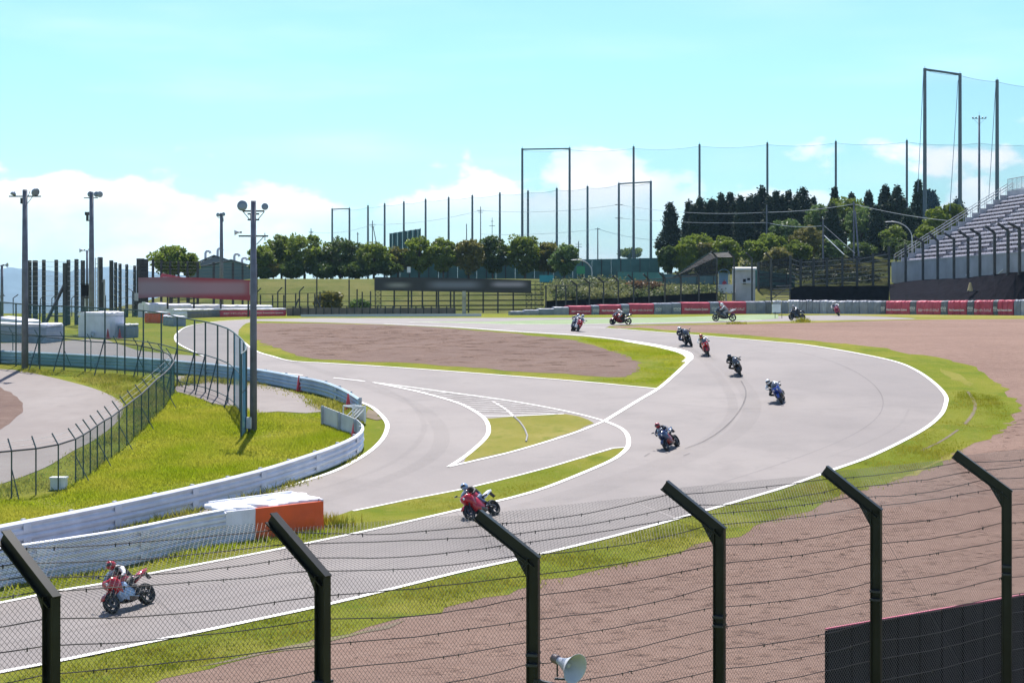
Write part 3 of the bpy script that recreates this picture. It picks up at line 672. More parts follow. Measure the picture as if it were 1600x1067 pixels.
for nm, z, r in (('top_rail', FH, .04), ('middle_rail', FH*.53, .03), ('bottom_rail', .25, .025)):
    MB().tube([up(p, z) for p in FP], r, 6).build(nm, M_GREENP, tf)
for i in (1, 3, 4, 6, 8, 10, 11, 12, 13, 15):
    p = FP[i]; a = p+Vector((-.35, -.95, 0)); a.z = zp(a.y); MB().tube([a, up(p, FH*.55)], .035, 6).build('brace', M_GREENP, tf)
for i in range(len(FP)-1):
    a, b = FP[i], FP[i+1]; MB().quad(up(a, .05), up(b, .05), up(b, FH), up(a, FH)).build('netting', M_GREENNET if i < 15 else M_BLUESCR, tf)

# low kart-track fence with leaning tips
KB = [(-60, 792), (-25, 784), (18, 778), (56, 773), (91, 767), (118, 757), (130, 748), (141, 740), (152, 732), (163, 723), (174, 715), (186, 705), (198, 696), (209, 685), (221, 674), (232, 663), (244, 650), (256, 638), (266, 627), (272, 617), (268, 606), (255, 598), (238, 592), (215, 587), (183, 583), (142, 579), (100, 575), (60, 571), (20, 567), (-40, 562)]
kf = thing('kart_track_fence', 'low fence with green netting and leaning post tips around the kart track', 'fence', G(174, 715))
KP = [G(x, y) for x, y in KB]; KHt = 1.72
for i, p in enumerate(KP):
    tg = KP[min(i+1, len(KP)-1)]-KP[max(i-1, 0)]; n = Vector((-tg.y, tg.x, 0)).normalized()
    MB().tube([up(p, -.1), up(p, KHt), up(p+n*.30, KHt+.42)], .03, 5).build('post', M_GREENP, kf)
    if i % 3 == 2: MB().tube([up(p-n*.6, .0), up(p, 1.1)], .022, 5).build('brace', M_GREENP, kf)
MB().tube([up(p, KHt+.02*math.sin(i*1.7)) for i, p in enumerate(KP)], .035, 6).build('top_rail', M_DKSTEEL, kf)
for s, z in ((.12, .17), (.24, .34)):
    MB().tube([up(p+Vector((-(KP[min(i+1, len(KP)-1)]-KP[max(i-1, 0)]).y, (KP[min(i+1, len(KP)-1)]-KP[max(i-1, 0)]).x, 0)).normalized()*s, KHt+z-.03) for i, p in enumerate(KP)], .007, 4, cap=False).build('barbed_wire', M_GALV, kf)
M_KN = netmat('green_fence_mesh', (.02, .15, .14), .42)
M_KN3 = netmat('dense_fence_mesh', (.015, .14, .14), .58); M_KN2 = netmat('pale_fence_mesh', (.05, .2, .22), .2)
for i in range(len(KP)-1):
    a, b = KP[i], KP[i+1]; MB().quad(up(a, .03), up(b, .03), up(b, KHt), up(a, KHt)).build('netting', (M_KN3 if i > 12 else M_KN) if 5 <= i < 20 else M_KN2, kf)
# white electrical box by the fence
p = G(92, 764); t = thing('utility_box', 'small white box on the ground behind the kart fence', 'box', p)
MB().box(up(p, .2), (.55, .35, .4)).build('housing', M_WHITE, t); MB().box(up(p, .43), (.62, .42, .06)).build('lid', M_WHITE, t)
# grey post box at the pole foot
p = G(389, 676); t = thing('control_box', 'small grey cabinet at the foot of the near lamp pole', 'cabinet', p)
MB().box(up(p, .45), (.2, .25, .5)).build('housing', M_HORN, t); MB().box(up(p, .1), (.1, .1, .3)).build('foot', M_DKSTEEL, t)

# ================================================================== LAMP POLES
M_POLE = mat('weathered_pole', (.135, .14, .175), .6, var=.2, vscale=2)
M_LAMP = mat('lamp_bowl', (.23, .27, .33), .35, metal=.3)
def lamp_pole(label, bx, top_py, Y, r, lamps, extras=(), base=None, group='lamp and speaker poles'):
    p = base or G(bx, 0); top = PT(bx, top_py, Y)
    b = Vector((top.x, Y, gz(top.x, Y)))
    t = thing('lamp_pole', label, 'lamp pole', b, group)
    MB().tube([up(b, -.4), up(b, (top.z-b.z)*.5), top], [r, r*.9, r*.72], 10).build('pole', M_POLE, t, smooth=True)
    sc_ = Y/F
    arms = {}
    for (dx, dy, rad, face) in lamps:
        c = top+Vector((dx*sc_, -.05, -dy*sc_)); d = Vector(face).normalized(); rr = rad*sc_
        mb = MB(); mb.lathe([(.001, -rr*.85), (rr*.35, -rr*.8), (rr*.42, -rr*.5), (rr*.9, -.02), (rr, .06), (rr*.97, .09), (.001, .02)], c, d, 20); mb.build('lamp_head', M_LAMP, t, smooth=True)
        arms.setdefault(round(dy+rad), []).append(dx)
    for (kind, *a) in extras:
        if kind == 'arm':
            x0, x1, dy = a; MB().beam(top+Vector((x0*sc_, 0, -dy*sc_)), top+Vector((x1*sc_, 0, -dy*sc_)), .07, .07).build('cross_arm', M_DKSTEEL, t)
        if kind == 'stay':
            x0, y0, x1, y1 = a; MB().tube([top+Vector((x0*sc_, 0, -y0*sc_)), top+Vector((x1*sc_, 0, -y1*sc_))], .02, 5).build('stay', M_DKSTEEL, t)
        if kind == 'box':
            x0, dy, wx, hy = a; MB().box(top+Vector((x0*sc_, 0, -dy*sc_)), (wx*sc_, wx*sc_*.8, hy*sc_)).build('junction_box', M_DKSTEEL, t)
        if kind == 'horn':
            x0, dy, rad, fx = a; b1, b2 = MB(), MB(); c = top+Vector((x0*sc_, 0, -dy*sc_)); horn((b1, b2), c, (fx, -.25, -.05), rad*sc_, rad*sc_*1.7, 16)
            b1.build('speaker_horn', M_HORN, t, smooth=True); b2.build('speaker_driver', M_DKSTEEL, t)
    return t
Yn = yp(672)
lamp_pole('near lamp pole with two round lamps and a horn speaker, before the red board', 396, 314, Yn, .17,
          [(-16.5, 8, 8.4, (-.15, -1, .1)), (18, 9.5, 5.4, (.25, -1, .1))],
          [('arm', -17, 17, 16), ('arm', -9, 9, 20.5), ('arm', -9, 9, 29.5), ('stay', -16, 17, -6, 29), ('stay', 17, 17, 7, 29), ('box', -3, 25, 3.5, 10), ('arm', -23, 23, 55), ('stay', 16, 56, 5, 68), ('stay', 18, 50, 18, 62), ('horn', -21, 49, 5, -1)])
lamp_pole('left lamp pole with two bowl lamps rising behind the kart track', 39, 297, yp(575), .2,
          [(-17.5, 5.5, 4.5, (-.3, -.3, -1)), (16, 3.5, 7, (.7, -.5, -.35))],
          [('arm', -25, 25, 10), ('box', -3, 17, 7, 9), ('stay', 12, 10, 4, 21), ('stay', 8, 2, 5, 10), ('box', 0, 3, 5, 7)])
lamp_pole('lamp pole crowded with bowl lamps behind the ladder tower', 143, 300, 118, .22,
          [(-1, 4, 4.8, (-.1, -1, 0)), (8, 4, 4.4, (.4, -1, 0)), (13, 4, 4.8, (.6, -1, -.1))],
          [('arm', -12, 10, 9.5), ('box', 0, 14, 4.5, 8), ('box', -7, 34, 6, 5), ('box', -6.5, 41, 3.5, 9), ('arm', -8, 0, 45)])
lamp_pole('slim lamp pole in front of the grey roofed sheds', 346, 333, 190, .26,
          [(-5, 3, 3.2, (-.6, -1, .1)), (0, 3.5, 3.4, (0, -1, 0)), (3, 2, 3, (.6, -.8, .1))], [('arm', -6, 4, 7), ('box', 2, 11, 2.5, 5)])
lamp_pole('short pole with two small horn speakers left of the ladder tower', 136, 391, 150, .13, [], [('horn', -5, 0, 4, -1), ('horn', 4, -1, 3.6, 1), ('stay', -5, -1, 0, 4), ('stay', 5, -1, 0, 4)])
lamp_pole('slender speaker pole at the far left edge', 3, 414, 150, .16, [], [('horn', 3, 0, 3.6, 1), ('arm', -3, 4, 1), ('arm', -6, 5, 48)])
# curved street lights
def street_light(label, bx, by, elbow, head, Y):
    b = PT(bx, by, Y); e = PT(bx, elbow, Y); h = PT(head[0], head[1], Y); t = thing('street_light', label, 'street light', b, 'curved grey street lights')
    pts = [b, e]
    for k in range(1, 9):
        a = math.pi/2*k/8; pts.append(Vector((e.x+(h.x-e.x)*(1-math.cos(a)), Y, e.z+(h.z-e.z)*math.sin(a))))
    MB().tube(pts, [.11]*2+[.085]*8, 8).build('pole', M_GALV, t, smooth=True)
    sg = 1 if h.x > e.x else -1
    MB().loft([[Vector((h.x+sg*(k-.1)*.95, Y+a*wd, h.z-.04*k+b_*.5*wd)) for a, b_ in ((-1, 0), (-.6, .7), (.6, .7), (1, 0), (.5, -.8), (-.5, -.8))] for k, wd in ((0, .07), (.15, .17), (.7, .19), (1, .08))]).build('lamp_head', M_HORN, t)
street_light('curved grey street light before the grandstand end', 1425, 446, 372, (1392, 346.5), 232)
street_light('curved grey street light beside the green sign', 925, 470, 425, (901, 406), 228)
# ================================================================== MOTORCYCLES AND RIDERS
M_TYRE = mat('tyre_rubber', (.018, .018, .019), .75)
M_RIM = mat('dark_wheel', (.025, .025, .028), .45, metal=.3)
M_ENG = mat('engine_metal', (.045, .045, .05), .45, metal=.5)
M_EXH = mat('exhaust_steel', (.45, .45, .47), .25, metal=.9)
M_VISOR = mat('smoked_visor', (.012, .013, .018), .08, coat=.5)
M_SCREEN = mat('windscreen', (.05, .06, .08), .06, coat=.6)
M_HEADL = mat('headlight_glass', (.75, .75, .72), .12, coat=.5)
M_TAIL = mat('tail_light_red', (.4, .01, .01), .2)
def paint(n, c): return mat('paint_'+n, c, .22, coat=.6)
PC = {k: paint(k, c) for k, c in {'red': (.42, .012, .02), 'white': (.75, .76, .78), 'blue': (.02, .05, .28), 'black': (.012, .012, .014), 'navy': (.03, .05, .12), 'magenta': (.36, .01, .07), 'silver': (.42, .48, .56), 'darkred': (.2, .012, .015), 'orange': (.6, .12, .04), 'lightblue': (.25, .36, .52), 'grey': (.25, .26, .28)}.items()}
def cloth(n, c): return mat('leather_'+n, c, .6, var=.15, vscale=6, bump=.3, bscale=25)
LC = {k: cloth(k, c) for k, c in {'black': (.016, .016, .018), 'white': (.68, .68, .69), 'grey': (.3, .31, .33), 'navy': (.025, .04, .09), 'denim': (.06, .10, .19), 'olive': (.2, .2, .09), 'red': (.4, .015, .02), 'blue': (.04, .08, .25)}.items()}
def sect(x, w, z0, z1, n=12, e=.55):
    zc, h = (z0+z1)/2, (z1-z0)/2; out = []
    for k in range(n):
        a = 2*math.pi*k/n+.2618; c, s = math.cos(a), math.sin(a)
        out.append(Vector((x, math.copysign(abs(c)**e, c)*w, zc+math.copysign(abs(s)**e, s)*h)))
    return out
BP = {}
def wheel(x, r, wd):
    out = {}
    out['wheel'] = MB().lathe([(r*.70, -wd*.42), (r*.80, -wd*.5), (r*.93, -wd*.42), (r*.99, -wd*.18), (r, 0), (r*.99, wd*.18), (r*.93, wd*.42), (r*.80, wd*.5), (r*.70, wd*.42)], (x, 0, r), (0, 1, 0), 28, close=True)
    mb = MB(); mb.lathe([(r*.72, -wd*.42), (r*.72, wd*.42), (r*.66, wd*.42), (r*.66, -wd*.42)], (x, 0, r), (0, 1, 0), 28, close=True); mb.lathe([(.01, -.07), (.05, -.07), (.05, .07), (.01, .07)], (x, 0, r), (0, 1, 0), 12)
    for k in range(5):
        a = 2*math.pi*k/5+.3
        for d in (-.12, .12): mb.beam((x+math.cos(a)*.04, 0, r+math.sin(a)*.04), (x+math.cos(a+d)*r*.68, 0, r+math.sin(a+d)*r*.68), .025, .022)
    out['rim'] = mb
    mb = MB()
    for s in ((-1, 1) if x > 0 else (1,)): mb.lathe([(.07, s*.075), (.155 if x > 0 else .11, s*.075), (.155 if x > 0 else .11, s*.08), (.07, s*.08)], (x, 0, r), (0, 1, 0), 20, close=True)
    out['brake_disc'] = mb; return out
def make_bike():
    t = thing('motorcycle', 'sport motorcycle', 'motorcycle')
    for x, r, wd in ((.70, .30, .125), (-.70, .315, .19)):
        wv = wheel(x, r, wd); wo = wv['wheel'].build('front_wheel' if x > 0 else 'rear_wheel', M_TYRE, t, smooth=True); wv['rim'].build('rim', M_RIM, wo); wv['brake_disc'].build('brake_disc', M_ENG, wo)
    # nose and side fairing
    mb = MB(); mb.loft([sect(.80, .05, .80, .88), sect(.74, .13, .74, .94), sect(.60, .20, .66, 1.02), sect(.46, .235, .52, 1.02), sect(.36, .245, .36, .96)])
    mb.build('nose_fairing', PC['red'], t, smooth=True)
    mb = MB()
    mb.loft([sect(.46, .20, .40, .72), sect(.36, .235, .27, .84), sect(.18, .24, .20, .84), sect(-.02, .22, .18, .74), sect(-.2, .18, .20, .54), sect(-.34, .12, .24, .38)])
    so = mb.build('side_fairing', [PC['white'], PC['black']], t, smooth=True)
    for p_ in so.data.polygons: p_.material_index = 1 if p_.center.z < .33 else 0
    mb = MB(); mb.loft([sect(.70, .10, .93, .97, e=1), sect(.58, .15, .97, 1.10, e=.9), sect(.44, .16, 1.0, 1.20, e=.9), sect(.36, .15, 1.02, 1.215, e=.9)]); mb.build('windscreen', M_SCREEN, t, smooth=True)
    mb = MB(); mb.loft([sect(.34, .10, .82, .98), sect(.2, .16, .78, 1.04), sect(.0, .165, .76, 1.02), sect(-.16, .10, .74, .92), sect(-.24, .07, .74, .86)]); mb.build('fuel_tank', PC['red'], t, smooth=True)
    mb = MB(); mb.loft([sect(-.12, .10, .74, .85), sect(-.3, .14, .74, .84), sect(-.52, .14, .78, .89), sect(-.6, .1, .84, .95)]); mb.build('seat', mat('seat_vinyl', (.015, .015, .015), .6), t, smooth=True)
    mb = MB(); mb.loft([sect(-.34, .13, .68, .80), sect(-.55, .13, .76, .94), sect(-.75, .11, .86, 1.02), sect(-.96, .05, .95, 1.04)]); mb.build('tail_fairing', PC['white'], t, smooth=True)
    mb = MB(); mb.loft([sect(.3, .16, .3, .6), sect(.1, .2, .22, .66), sect(-.2, .19, .24, .7), sect(-.34, .12, .32, .66)]); mb.box((-.1, 0, .74), (.6, .12, .1)); mb.build('engine', M_ENG, t, smooth=False)
    for s in (-1, 1):
        MB().tube([(.46, s*.10, .98), (.70, s*.10, .30)], [.028, .03], 8).build('fork', M_ENG, t)
        MB().tube([(-.16, s*.11, .42), (-.45, s*.13, .40), (-.70, s*.12, .315)], [.045, .04, .03], 8).build('swingarm', M_ENG, t)
        MB().tube([(.44, s*.08, .95), (.42, s*.22, .95), (.37, s*.36, .92)], [.014, .014, .018], 6).build('handlebar', M_ENG, t)
        m_ = MB(); m_.tube([(.60, s*.16, 1.0), (.60, s*.36, 1.10)], .011, 5); m_.loft([[Vector((.61+dx, s*.36+a*.07*k, 1.12+b*.035*k)) for a, b in ((-1, -.6), (1, -.8), (1.1, .6), (-1, 1))] for dx, k in ((-.02, 1), (.02, .9), (.05, .3))]); m_.build('mirror', PC['black'], t)
        MB().lathe([(.001, .03), (.05, .02), (.06, -.01)], (.755, s*.075, .84), (1, s*.25, .1), 12).build('headlight', M_HEADL, t, smooth=True)
        MB().box((-.26, s*.2, .37), (.07, .09, .025)).build('footpeg', M_ENG, t)
    MB().loft([[Vector((.70+math.cos(a)*.335, y, .30+math.sin(a)*.335*(1-abs(y)*.6))) for y in (-.075, -.05, 0, .05, .075)]+[Vector((.70+math.cos(a)*.32, y, .30+math.sin(a)*.32*(1-abs(y)*.6))) for y in (.075, .05, 0, -.05, -.075)] for a in [R(q) for q in (20, 50, 80, 110, 140, 160)]]).build('mudguard', PC['red'], t, smooth=True)
    MB().tube([(.15, -.12, .24), (-.2, -.16, .22), (-.4, -.19, .34), (-.48, -.20, .40), (-.92, -.21, .58)], [.03, .03, .035, .06, .065], 10).build('exhaust', M_EXH, t, smooth=True)
    MB().lathe([(.001, .02), (.045, .015), (.05, 0)], (-.955, 0, 1.0), (-1, 0, .1), 10).build('tail_light', M_TAIL, t)
    pl = MB(); pl.beam((-.86, 0, .93), (-1.02, 0, .72), .14, .02); pl.build('rear_mudguard', M_ENG, t)
    return t
# -------- rider: one skinned body, gloves and boots with fingers, helmet
def skin_mesh(verts, edges, radii, root, sub=2):
    me = bpy.data.meshes.new('body'); me.from_pydata([tuple(v) for v in verts], edges, []); o = bpy.data.objects.new('body', me); COL.objects.link(o)
    o.modifiers.new('Skin', 'SKIN'); sl = me.skin_vertices[0].data
    for i, r in enumerate(radii): sl[i].radius = (r, r) if not isinstance(r, tuple) else r
    sl[root].use_root = True
    s = o.modifiers.new('Sub', 'SUBSURF'); s.levels = sub; s.render_levels = sub
    dg = bpy.context.evaluated_depsgraph_get(); dg.update(); r = bpy.data.meshes.new_from_object(o.evaluated_get(dg)); bpy.data.objects.remove(o); return r
def rider_pose(hang=0.0, crouch=1.0, knee=0.0):
    """hang>0: hips shifted to the rider's right (-y); returns joints"""
    hy = -.16*hang; sy = -.20*hang
    J = {'hip': (-.30, hy, .90), 'belly': (-.20, hy*.9, 1.03), 'chest': (.0, sy*.9, 1.17-.05*crouch), 'neck': (.10+.03*crouch, sy, 1.30-.07*crouch), 'head': (.17+.05*crouch, sy*1.1, 1.38-.09*crouch)}
    for s, n in ((1, 'l'), (-1, 'r')):
        J['sh'+n] = (.05, sy+s*.20, 1.24-.06*crouch); J['el'+n] = (.22, s*.37+sy*.6, 1.02); J['wr'+n] = (.34, s*.315, .95); J['ha'+n] = (.385, s*.31, .935)
        kx = knee if s < 0 else 0
        J['th'+n] = (-.26, hy+s*.10, .86); J['kn'+n] = (.12-.05*kx, hy*.6+s*(.22+.17*kx), .74-.10*kx); J['an'+n] = (-.28, s*.20, .45); J['to'+n] = (-.12, s*.21, .38)
    return J
def make_rider_mesh(J):
    names = list(J); V_ = [J[n] for n in names]; ix = {n: i for i, n in enumerate(names)}
    rad = {'hip': .155, 'belly': .15, 'chest': .175, 'neck': .075, 'head': .07}
    E = [('hip', 'belly'), ('belly', 'chest'), ('chest', 'neck'), ('neck', 'head')]
    for n in 'lr':
        E += [('chest', 'sh'+n), ('sh'+n, 'el'+n), ('el'+n, 'wr'+n), ('wr'+n, 'ha'+n), ('hip', 'th'+n), ('th'+n, 'kn'+n), ('kn'+n, 'an'+n), ('an'+n, 'to'+n)]
        rad.update({'sh'+n: .088, 'el'+n: .058, 'wr'+n: .042, 'ha'+n: .03, 'th'+n: .115, 'kn'+n: .078, 'an'+n: .052, 'to'+n: .04})
    me = skin_mesh(V_, [(ix[a], ix[b]) for a, b in E], [rad[n] for n in names], ix['hip'])
    # cloth regions: 0 torso, 1 legs, 2 arm/shoulder accent
    seg = [(Vector(J[a]), Vector(J[b]), 1 if a[:2] in ('th', 'kn', 'an') or b[:2] == 'th' else (2 if a[:2] in ('sh', 'el') else 0)) for a, b in E]
    mi = []
    for p in me.polygons:
        c = p.center; best = (9, 0)
        for a, b, k in seg:
            ab = b-a; t = max(0, min(1, (c-a).dot(ab)/ab.length_squared)); dd_ = (c-(a+ab*t)).length
            if dd_ < best[0]: best = (dd_, k)
        mi.append(best[1])
    for _ in range(3): me.materials.append(None)
    me.polygons.foreach_set('material_index', mi); me.polygons.foreach_set('use_smooth', [True]*len(mi)); return me
POSES = {}
def make_rider(key, hang, crouch, knee):
    J = rider_pose(hang, crouch, knee); bm_ = make_rider_mesh(J); P = {'body': bm_}
    P['gloves'] = []; P['boots'] = []
    for s, n in ((1, 'l'), (-1, 'r')):
        g = MB(); P['gloves'].append(g)
        w_ = Vector(J['wr'+n]); h_ = Vector(J['ha'+n]); d_ = (h_-w_).normalized(); g.loft([[w_+d_*t+Vector((0, a*hw, b*.022)) for a, b in ((-1, 0), (-.6, 1), (.6, 1), (1, 0), (.6, -1), (-.6, -1))] for t, hw in ((-.07, .04), (-.02, .035), (.03, .046), (.085, .042))])
        base = h_+d_*.035
        for k, (ln2, r2) in enumerate(((.8, .0105), (1, .011), (.95, .0105), (.75, .009))):
            y = base.y+s*(-.033+.022*k); q = Vector((base.x, y, base.z+.012))
            g.tube([q, q+Vector((.035*ln2, 0, .004)), q+Vector((.05*ln2, 0, -.025)), q+Vector((.03*ln2, 0, -.05*ln2)), q+Vector((.008, 0, -.048*ln2))], [r2*1.1, r2, r2, r2*.95, r2*.8], 6)
        q = base+Vector((-.025, -s*.035, -.01)); g.tube([q, q+Vector((.02, -s*.016, -.016)), q+Vector((.045, -s*.008, -.03))], [.013, .012, .009], 6)
    for s, n in ((1, 'l'), (-1, 'r')):
        b = MB(); P['boots'].append(b)
        a_, t_ = Vector(J['an'+n]), Vector(J['to'+n]); k_ = Vector(J['kn'+n]); dn = (k_-a_).normalized()
        b.tube([a_+dn*.17, a_+dn*.05, a_-dn*.02], [.066, .058, .06], 10)
        d_ = (t_-a_); d_.z = -.03; d_.normalize(); h0 = a_+Vector((-.06, 0, -.05))
        b.loft([[h0+d_*x+Vector((0, yy*wd, zz*ht)) for yy, zz in ((-1, -.9), (-1, .2), (-.5, 1), (.5, 1), (1, .2), (1, -.9))] for x, wd, ht in ((0, .03, .05), (.05, .042, .06), (.15, .045, .05), (.24, .04, .032), (.275, .022, .02))])
    hd_ = Vector(J['head'])+Vector((.015, 0, .055)); hm = MB(); rings = []
    prof = [(-.155, .02), (-.13, .085), (-.08, .125), (0, .14), (.07, .13), (.12, .1), (.15, .05), (.158, .01)]
    for x, r in prof:
        rings.append([hd_+Vector((x, math.cos(q)*r*.88, math.sin(q)*r*(1.0 if math.sin(q) > 0 else 1.06)+.01)) for q in [2*math.pi*k/16 for k in range(16)]])
    hm.loft(rings); P['helmet'] = hm
    v = MB(); rr = []
    for q in np.linspace(-1.15, 1.15, 9):
        rr.append([hd_+Vector((math.cos(q)*r_, math.sin(q)*r_*.86, z_)) for r_, z_ in ((.150, .068), (.166, .03), (.162, -.02), (.147, -.022), (.137, .062))])
    v.loft(rr); P['visor'] = v
    hump = MB(); n_ = Vector(J['neck']); c_ = Vector(J['chest']); hump.loft([sect(n_.x-.02, .05, n_.z+.02, n_.z+.06, 10), sect(n_.x-.10, .075, n_.z-.02, n_.z+.085, 10), sect(n_.x-.2, .06, n_.z-.05, n_.z+.05, 10), sect(n_.x-.28, .03, n_.z-.08, n_.z-.03, 10)])
    for i in range(len(hump.v)): hump.v[i] = (hump.v[i][0], hump.v[i][1]+n_.y, hump.v[i][2])
    P['back_hump'] = hump
    POSES[key] = P
make_rider('tuck', 0, 1, 0); make_rider('hang_right', 1, 1, 1); make_rider('hang_left', 0, 1, 0); make_rider('upright', 0, .35, 0); make_rider('lean_right', .45, .8, .35)
def place_rider(key, M4, label, torso, legs, accent, helmet, gloves='black', boots='black'):
    t = thing('person', label, 'person', (0, 0, 0), 'motorcycle riders on the track'); P = POSES[key]
    me = P['body'].copy(); me.materials[0] = LC[torso]; me.materials[1] = LC[legs]; me.materials[2] = LC[accent]
    o = bpy.data.objects.new('body', me); COL.objects.link(o); o.parent = t
    
    for g in P['gloves']: g.build('glove', LC[gloves], t, smooth=True)
    for b in P['boots']: b.build('boot', LC[boots], t, smooth=True)
    P['back_hump'].build('back_hump', LC[accent], t, smooth=True)
    h = P['helmet'].build('helmet', PC[helmet], t, smooth=True); P['visor'].build('visor', M_VISOR, h, smooth=True)
    t.matrix_world = M4; return t
def bike_matrix(px, py, yaw, lean, s=1.0):
    """yaw: heading in degrees (0 = +X, 90 = away from the camera); lean: degrees to the rider's right"""
    p = G(px, py, .02); f = Vector((math.cos(R(yaw)), math.sin(R(yaw)), 0)); sl = (zp(p.y+.7)-zp(p.y-.7))/1.4
    f.z = f.y*sl; f.normalize(); n = Vector((0, -sl, 1)).normalized(); l = n.cross(f).normalized(); n = f.cross(l)
    rot = Matrix.Rotation(R(lean), 3, f); n2 = rot @ n; l2 = rot @ l
    return Matrix.LocRotScale(p, Matrix((f, l2, n2)).transposed().to_quaternion(), Vector((s, s, s)))
BL = [ # px, py, yaw, lean, pose, nose, side, tank, tail, torso, legs, accent, helmet, bike label, rider label
 (206, 952, 240, 21, 'lean_right', 'red', 'lightblue', 'red', 'red', 'black', 'black', 'white', 'red', 'red nosed motorcycle with a pale blue side fairing, nearest to the fence', 'rider in black and white leathers with a red helmet, nearest to the fence'),
 (757, 809, 230, 32, 'lean_right', 'red', 'red', 'red', 'white', 'black', 'denim', 'black', 'lightblue', 'red motorcycle with a white tail behind the second fence post tip', 'rider in a black jacket and blue trousers with a white and blue helmet'),
 (1052, 701, 243, 30, 'lean_right', 'navy', 'darkred', 'blue', 'navy', 'black', 'black', 'navy', 'red', 'dark blue and maroon motorcycle leaning in the middle of the wide bend', 'rider with a red helmet crouched on the dark blue motorcycle in the bend'),
 (1224, 628, 257, 28, 'hang_right', 'blue', 'black', 'blue', 'blue', 'black', 'black', 'white', 'white', 'bright blue motorcycle leaning near the outside of the bend', 'rider in black and white leathers hanging off the bright blue motorcycle'),
 (1157, 586, 265, 22, 'hang_right', 'black', 'black', 'black', 'black', 'black', 'black', 'black', 'black', 'all black motorcycle between the bright blue one and the red one', 'rider dressed all in black with a black helmet'),
 (1106, 555, 268, 17, 'lean_right', 'red', 'darkred', 'red', 'red', 'olive', 'black', 'white', 'orange', 'red motorcycle just past the white apex kerb', 'rider with an orange helmet and an olive and white jacket'),
 (1077, 540, 278, 24, 'hang_right', 'black', 'black', 'navy', 'black', 'navy', 'navy', 'black', 'white', 'black motorcycle leaning beside the white apex line', 'rider in dark navy leathers with a white helmet at the apex'),
 (894, 517, 262, -22, 'tuck', 'navy', 'navy', 'lightblue', 'navy', 'grey', 'navy', 'navy', 'lightblue', 'navy motorcycle half hidden behind a red and white one at the far turn', 'rider in grey and navy half hidden at the far turn'),
 (899, 518, 280, -24, 'tuck', 'red', 'white', 'red', 'white', 'white', 'navy', 'white', 'white', 'red and white motorcycle leaning in front of the navy one at the far turn', 'rider in white leathers with a white helmet leading at the far turn'),
 (969, 507.5, 190, -24, 'tuck', 'darkred', 'darkred', 'red', 'black', 'black', 'black', 'white', 'white', 'dark red motorcycle by the green runoff before the red banners', 'rider with a white helmet tucked low on the dark red motorcycle'),
 (1131.5, 502.5, 180, 3, 'upright', 'black', 'black', 'black', 'white', 'grey', 'grey', 'grey', 'white', 'black motorcycle seen side on before the last red banner', 'rider in pale grey leathers sitting upright on the side on black motorcycle'),
 (1246, 500.5, 205, 17, 'upright', 'black', 'black', 'black', 'black', 'black', 'black', 'white', 'grey', 'black motorcycle on the far strip before the grey tyre wall', 'rider in black and white with a grey helmet on the far strip'),
 (1311, 493.8, 256, 20, 'lean_right', 'magenta', 'magenta', 'magenta', 'magenta', 'black', 'black', 'white', 'white', 'magenta motorcycle farthest away before the rumpled grey covers', 'rider in black and white on the farthest magenta motorcycle'),
]
SCL = [.87, .9, .86, .94, .93, .95, 1, .95, .95, .96, 1.08, .93, 1.1]
proto = make_bike()
SLOT = {'nose_fairing': 0, 'mudguard': 0, 'side_fairing': 1, 'fuel_tank': 2, 'tail_fairing': 3}
for k, (px_, py_, yaw, lean, pose, a, b, c, d_, to, le, ac, he, lb, lr) in enumerate(BL):
    o = proto if k == 0 else copy_tree(proto); o['label'] = lb; o['group'] = 'racing motorcycles on the track'
    M4 = bike_matrix(px_, py_, yaw, lean, SCL[k])
    for ch in o.children:
        nm = ch.name.split('.')[0]
        if nm in SLOT: remat(ch, 0, PC[(a, b, c, d_)[SLOT[nm]]])
    o.matrix_world = M4
    place_rider(pose, M4, lr, to, le, ac, he, boots='white' if k in (8,) else 'black')
# ================================================================== TYRE WALLS AND BANNERS
rg = random.Random(21)
M_GREYC = [mat('grey_cover_%s' % n, c, .55, var=.12, vscale=1.5, bump=.5, bscale=2.2) for n, c in (('blue', (.21, .235, .30)), ('mid', (.27, .285, .345)), ('dark', (.13, .14, .17)), ('pale', (.38, .395, .47)))]
M_REDC = mat('red_banner', (.50, .065, .115), .55, var=.14, vscale=1.2, bump=.5, bscale=2.0)
M_LET = mat('white_lettering', (.88, .87, .88), .6)
def text_mesh(txt, c, width, height, right, nrm, parent, m, name='lettering'):
    cu = bpy.data.curves.new(name, 'FONT'); cu.body = txt; cu.align_x = 'CENTER'; cu.align_y = 'CENTER'; cu.size = 1; cu.extrude = 0; cu.offset = .018; cu.resolution_u = 2
    o = bpy.data.objects.new(name, cu); COL.objects.link(o); dg = bpy.context.evaluated_depsgraph_get(); dg.update()
    me = bpy.data.meshes.new_from_object(o.evaluated_get(dg)); bpy.data.objects.remove(o)
    if not len(me.vertices): return None
    v = np.zeros(len(me.vertices)*3, np.float32); me.vertices.foreach_get('co', v); v = v.reshape(-1, 3)
    mn, mx = v.min(0), v.max(0); sx = width/max(1e-6, mx[0]-mn[0]); sy = height/max(1e-6, mx[1]-mn[1]); cc = (mn+mx)/2
    right = np.array(right); up_ = np.array((0, 0, 1.0)); base = np.array(c) - np.array(ORIG.get(parent, Vector((0, 0, 0)))) + np.array(nrm)*.012
    w = base + np.outer((v[:, 0]-cc[0])*sx, right) + np.outer((v[:, 1]-cc[1])*sy, up_)
    me.vertices.foreach_set('co', w.astype(np.float32).ravel()); me.materials.clear(); me.materials.append(m); me.update()
    ob = bpy.data.objects.new(name, me); COL.objects.link(ob); ob.parent = parent; ORIG[ob] = ORIG.get(parent, Vector((0, 0, 0))); return ob
